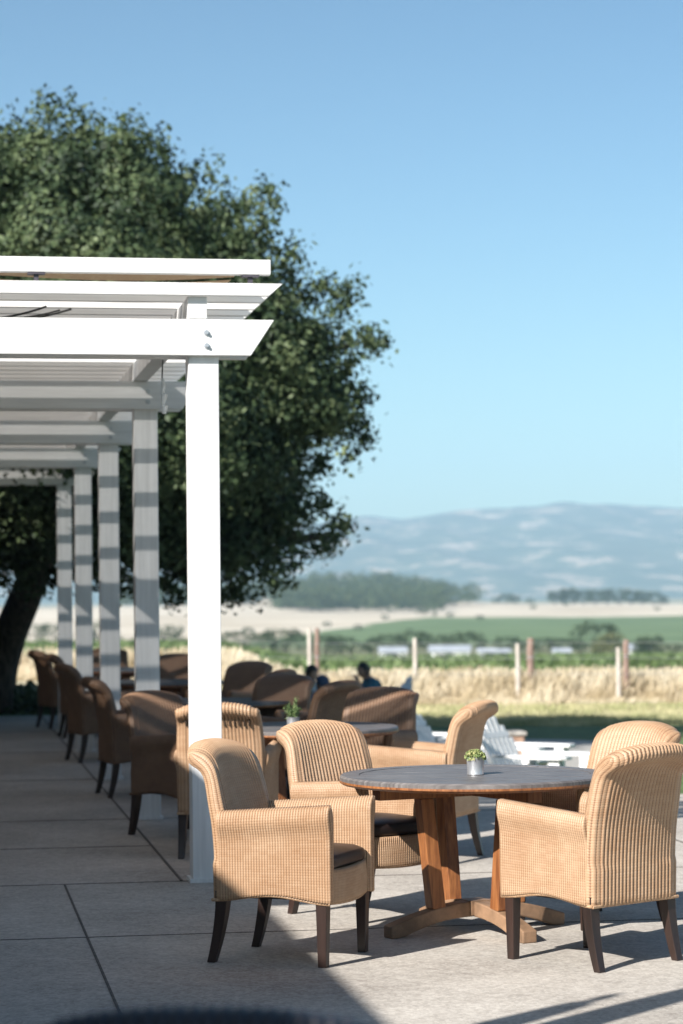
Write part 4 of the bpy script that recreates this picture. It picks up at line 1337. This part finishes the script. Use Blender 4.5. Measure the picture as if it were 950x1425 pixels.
# trees on the second ridge, right
RT = [(772, 822, 2), (784, 819, 4), (797, 818, 2), (812, 821, 0), (828, 820, 1), (845, 820, 0), (862, 819, 1), (878, 820, 0), (893, 822, 0), (908, 823, 1), (921, 829, 0), (787, 838, 1), (704, 826, 1), (716, 829, 1), (690, 831, 0), (738, 832, 0)]
nm = ['first', 'second', 'third', 'fourth', 'fifth', 'sixth', 'seventh', 'eighth', 'ninth', 'tenth', 'eleventh']
for i, (px, yt, k) in enumerate(RT):
    lab = ('%s tree from the left in the dark row on the tan ridge at right' % nm[i]) if i < 11 else ['dark bush below the left end of the ridge row', 'broad dark tree alone between the forest and the ridge row', 'tree on the right side of the lone clump between forest and ridge row', 'tree on the left side of the lone clump next to the forest', 'small round tree between the lone clump and the ridge row'][i - 11]
    far_tree(px, yt, 0, 1560 if i != 11 else 1400, k, lab, 'trees on the tan ridge')

def forest():
    """the wooded hill: one mass"""
    Vs = []
    base = [tree_mesh(s, wid=1.1, n=420) for s in (11, 12, 13)]
    cnt = 0
    for _ in range(2600):
        y = random.uniform(1200, 1650); px = random.uniform(150, 690)
        x = (px - 475) / FPX * y
        lim = 1 - sstep(600, 680, px)
        if px < 690 and random.random() > lim: continue
        if y < (1215 if 385 < px < 610 else 1400) + 40 * noise.noise(Vector((x / 40, 0, 0))): continue
        g = tz(x, y); H = random.uniform(9, 14)
        C, S = base[cnt % 3]; a = random.uniform(0, 6); ca, sa = math.cos(a), math.sin(a)
        sel = rng.random(len(C)) < 0.5
        P = C[sel]
        P = np.stack([P[:,0]*ca - P[:,1]*sa, P[:,0]*sa + P[:,1]*ca, P[:,2]], 1) * H + np.array([x, y, g])
        Vs.append(leaf_quads(P, S[sel] * H * 1.7, 0.85)); cnt += 1
        if cnt > 560: break
    tag(quads_mesh('forest', np.vstack(Vs), M['far_leaf']), kind='stuff')
forest()

# ------------------------------------------------------------------ far farm buildings
def barn(px, py, D, w_, d_, h, rz, label, roofh=1.0, long_roof='barn_roof'):
    p = at(px, py, D); g = tz(p.x, D)
    t = empty('farm_building', (p.x, D, g), rz, label, 'building', 'farm buildings across the vineyard')
    MB().prism([(-d_/2, 0), (d_/2, 0), (d_/2, h), (0, h + roofh), (-d_/2, h)], 'x', -w_/2, w_/2).build('wall', M['barn_white'], t)
    rf = MB()
    for s in (-1, 1):
        rf.prism([(0, h + roofh + .02), (s * (d_/2 + .4), h - .4 * roofh / (d_/2) + .02), (s * (d_/2 + .4), h - .4 * roofh / (d_/2) + .2), (0, h + roofh + .2)], 'x', -w_/2 - .3, w_/2 + .3)
    rf.build('roof', M[long_roof], t)
    for k in range(max(1, int(w_ / 5))):
        x = -w_/2 + (k + .5) * w_ / max(1, int(w_ / 5))
        MB().box(x - .6, x + .6, -d_/2 - .05, -d_/2 + .02, h * .35, h * .8).build('window', M['barn_dark'], t)
    t.scale = (1, 1, 0.66)
    MB().box(-w_/2 + .8, -w_/2 + 2.8, -d_/2 - .06, -d_/2 + .02, 0, h * .75).build('door', M['barn_dark'], t)
barn(546, 905, 400, 4.2, 5, 2.5, 0.05, 'low white shed left of the lone pale fence post')
barn(626, 905, 385, 6.2, 6, 2.9, -0.08, 'white barn with pale pitched roof right of the lone pale post', 1.1)
barn(676, 907, 400, 2.6, 3, 2.3, 0.1, 'small pale shed right of the white barn', .7)
barn(697, 908, 410, 2.4, 4, 2.0, 0.1, 'tiny white shed left of the middle right fence posts', .6)
barn(781, 908, 400, 2.6, 4, 2.1, 0, 'tiny white house between the thick brown post and the tallest tree', .7)
barn(886, 905, 400, 3.4, 4, 2.7, 0, 'white house half hidden behind the rightmost fence posts', .9)
print('objects', len(bpy.data.objects), 'faces', sum(len(m.polygons) for m in bpy.data.meshes))
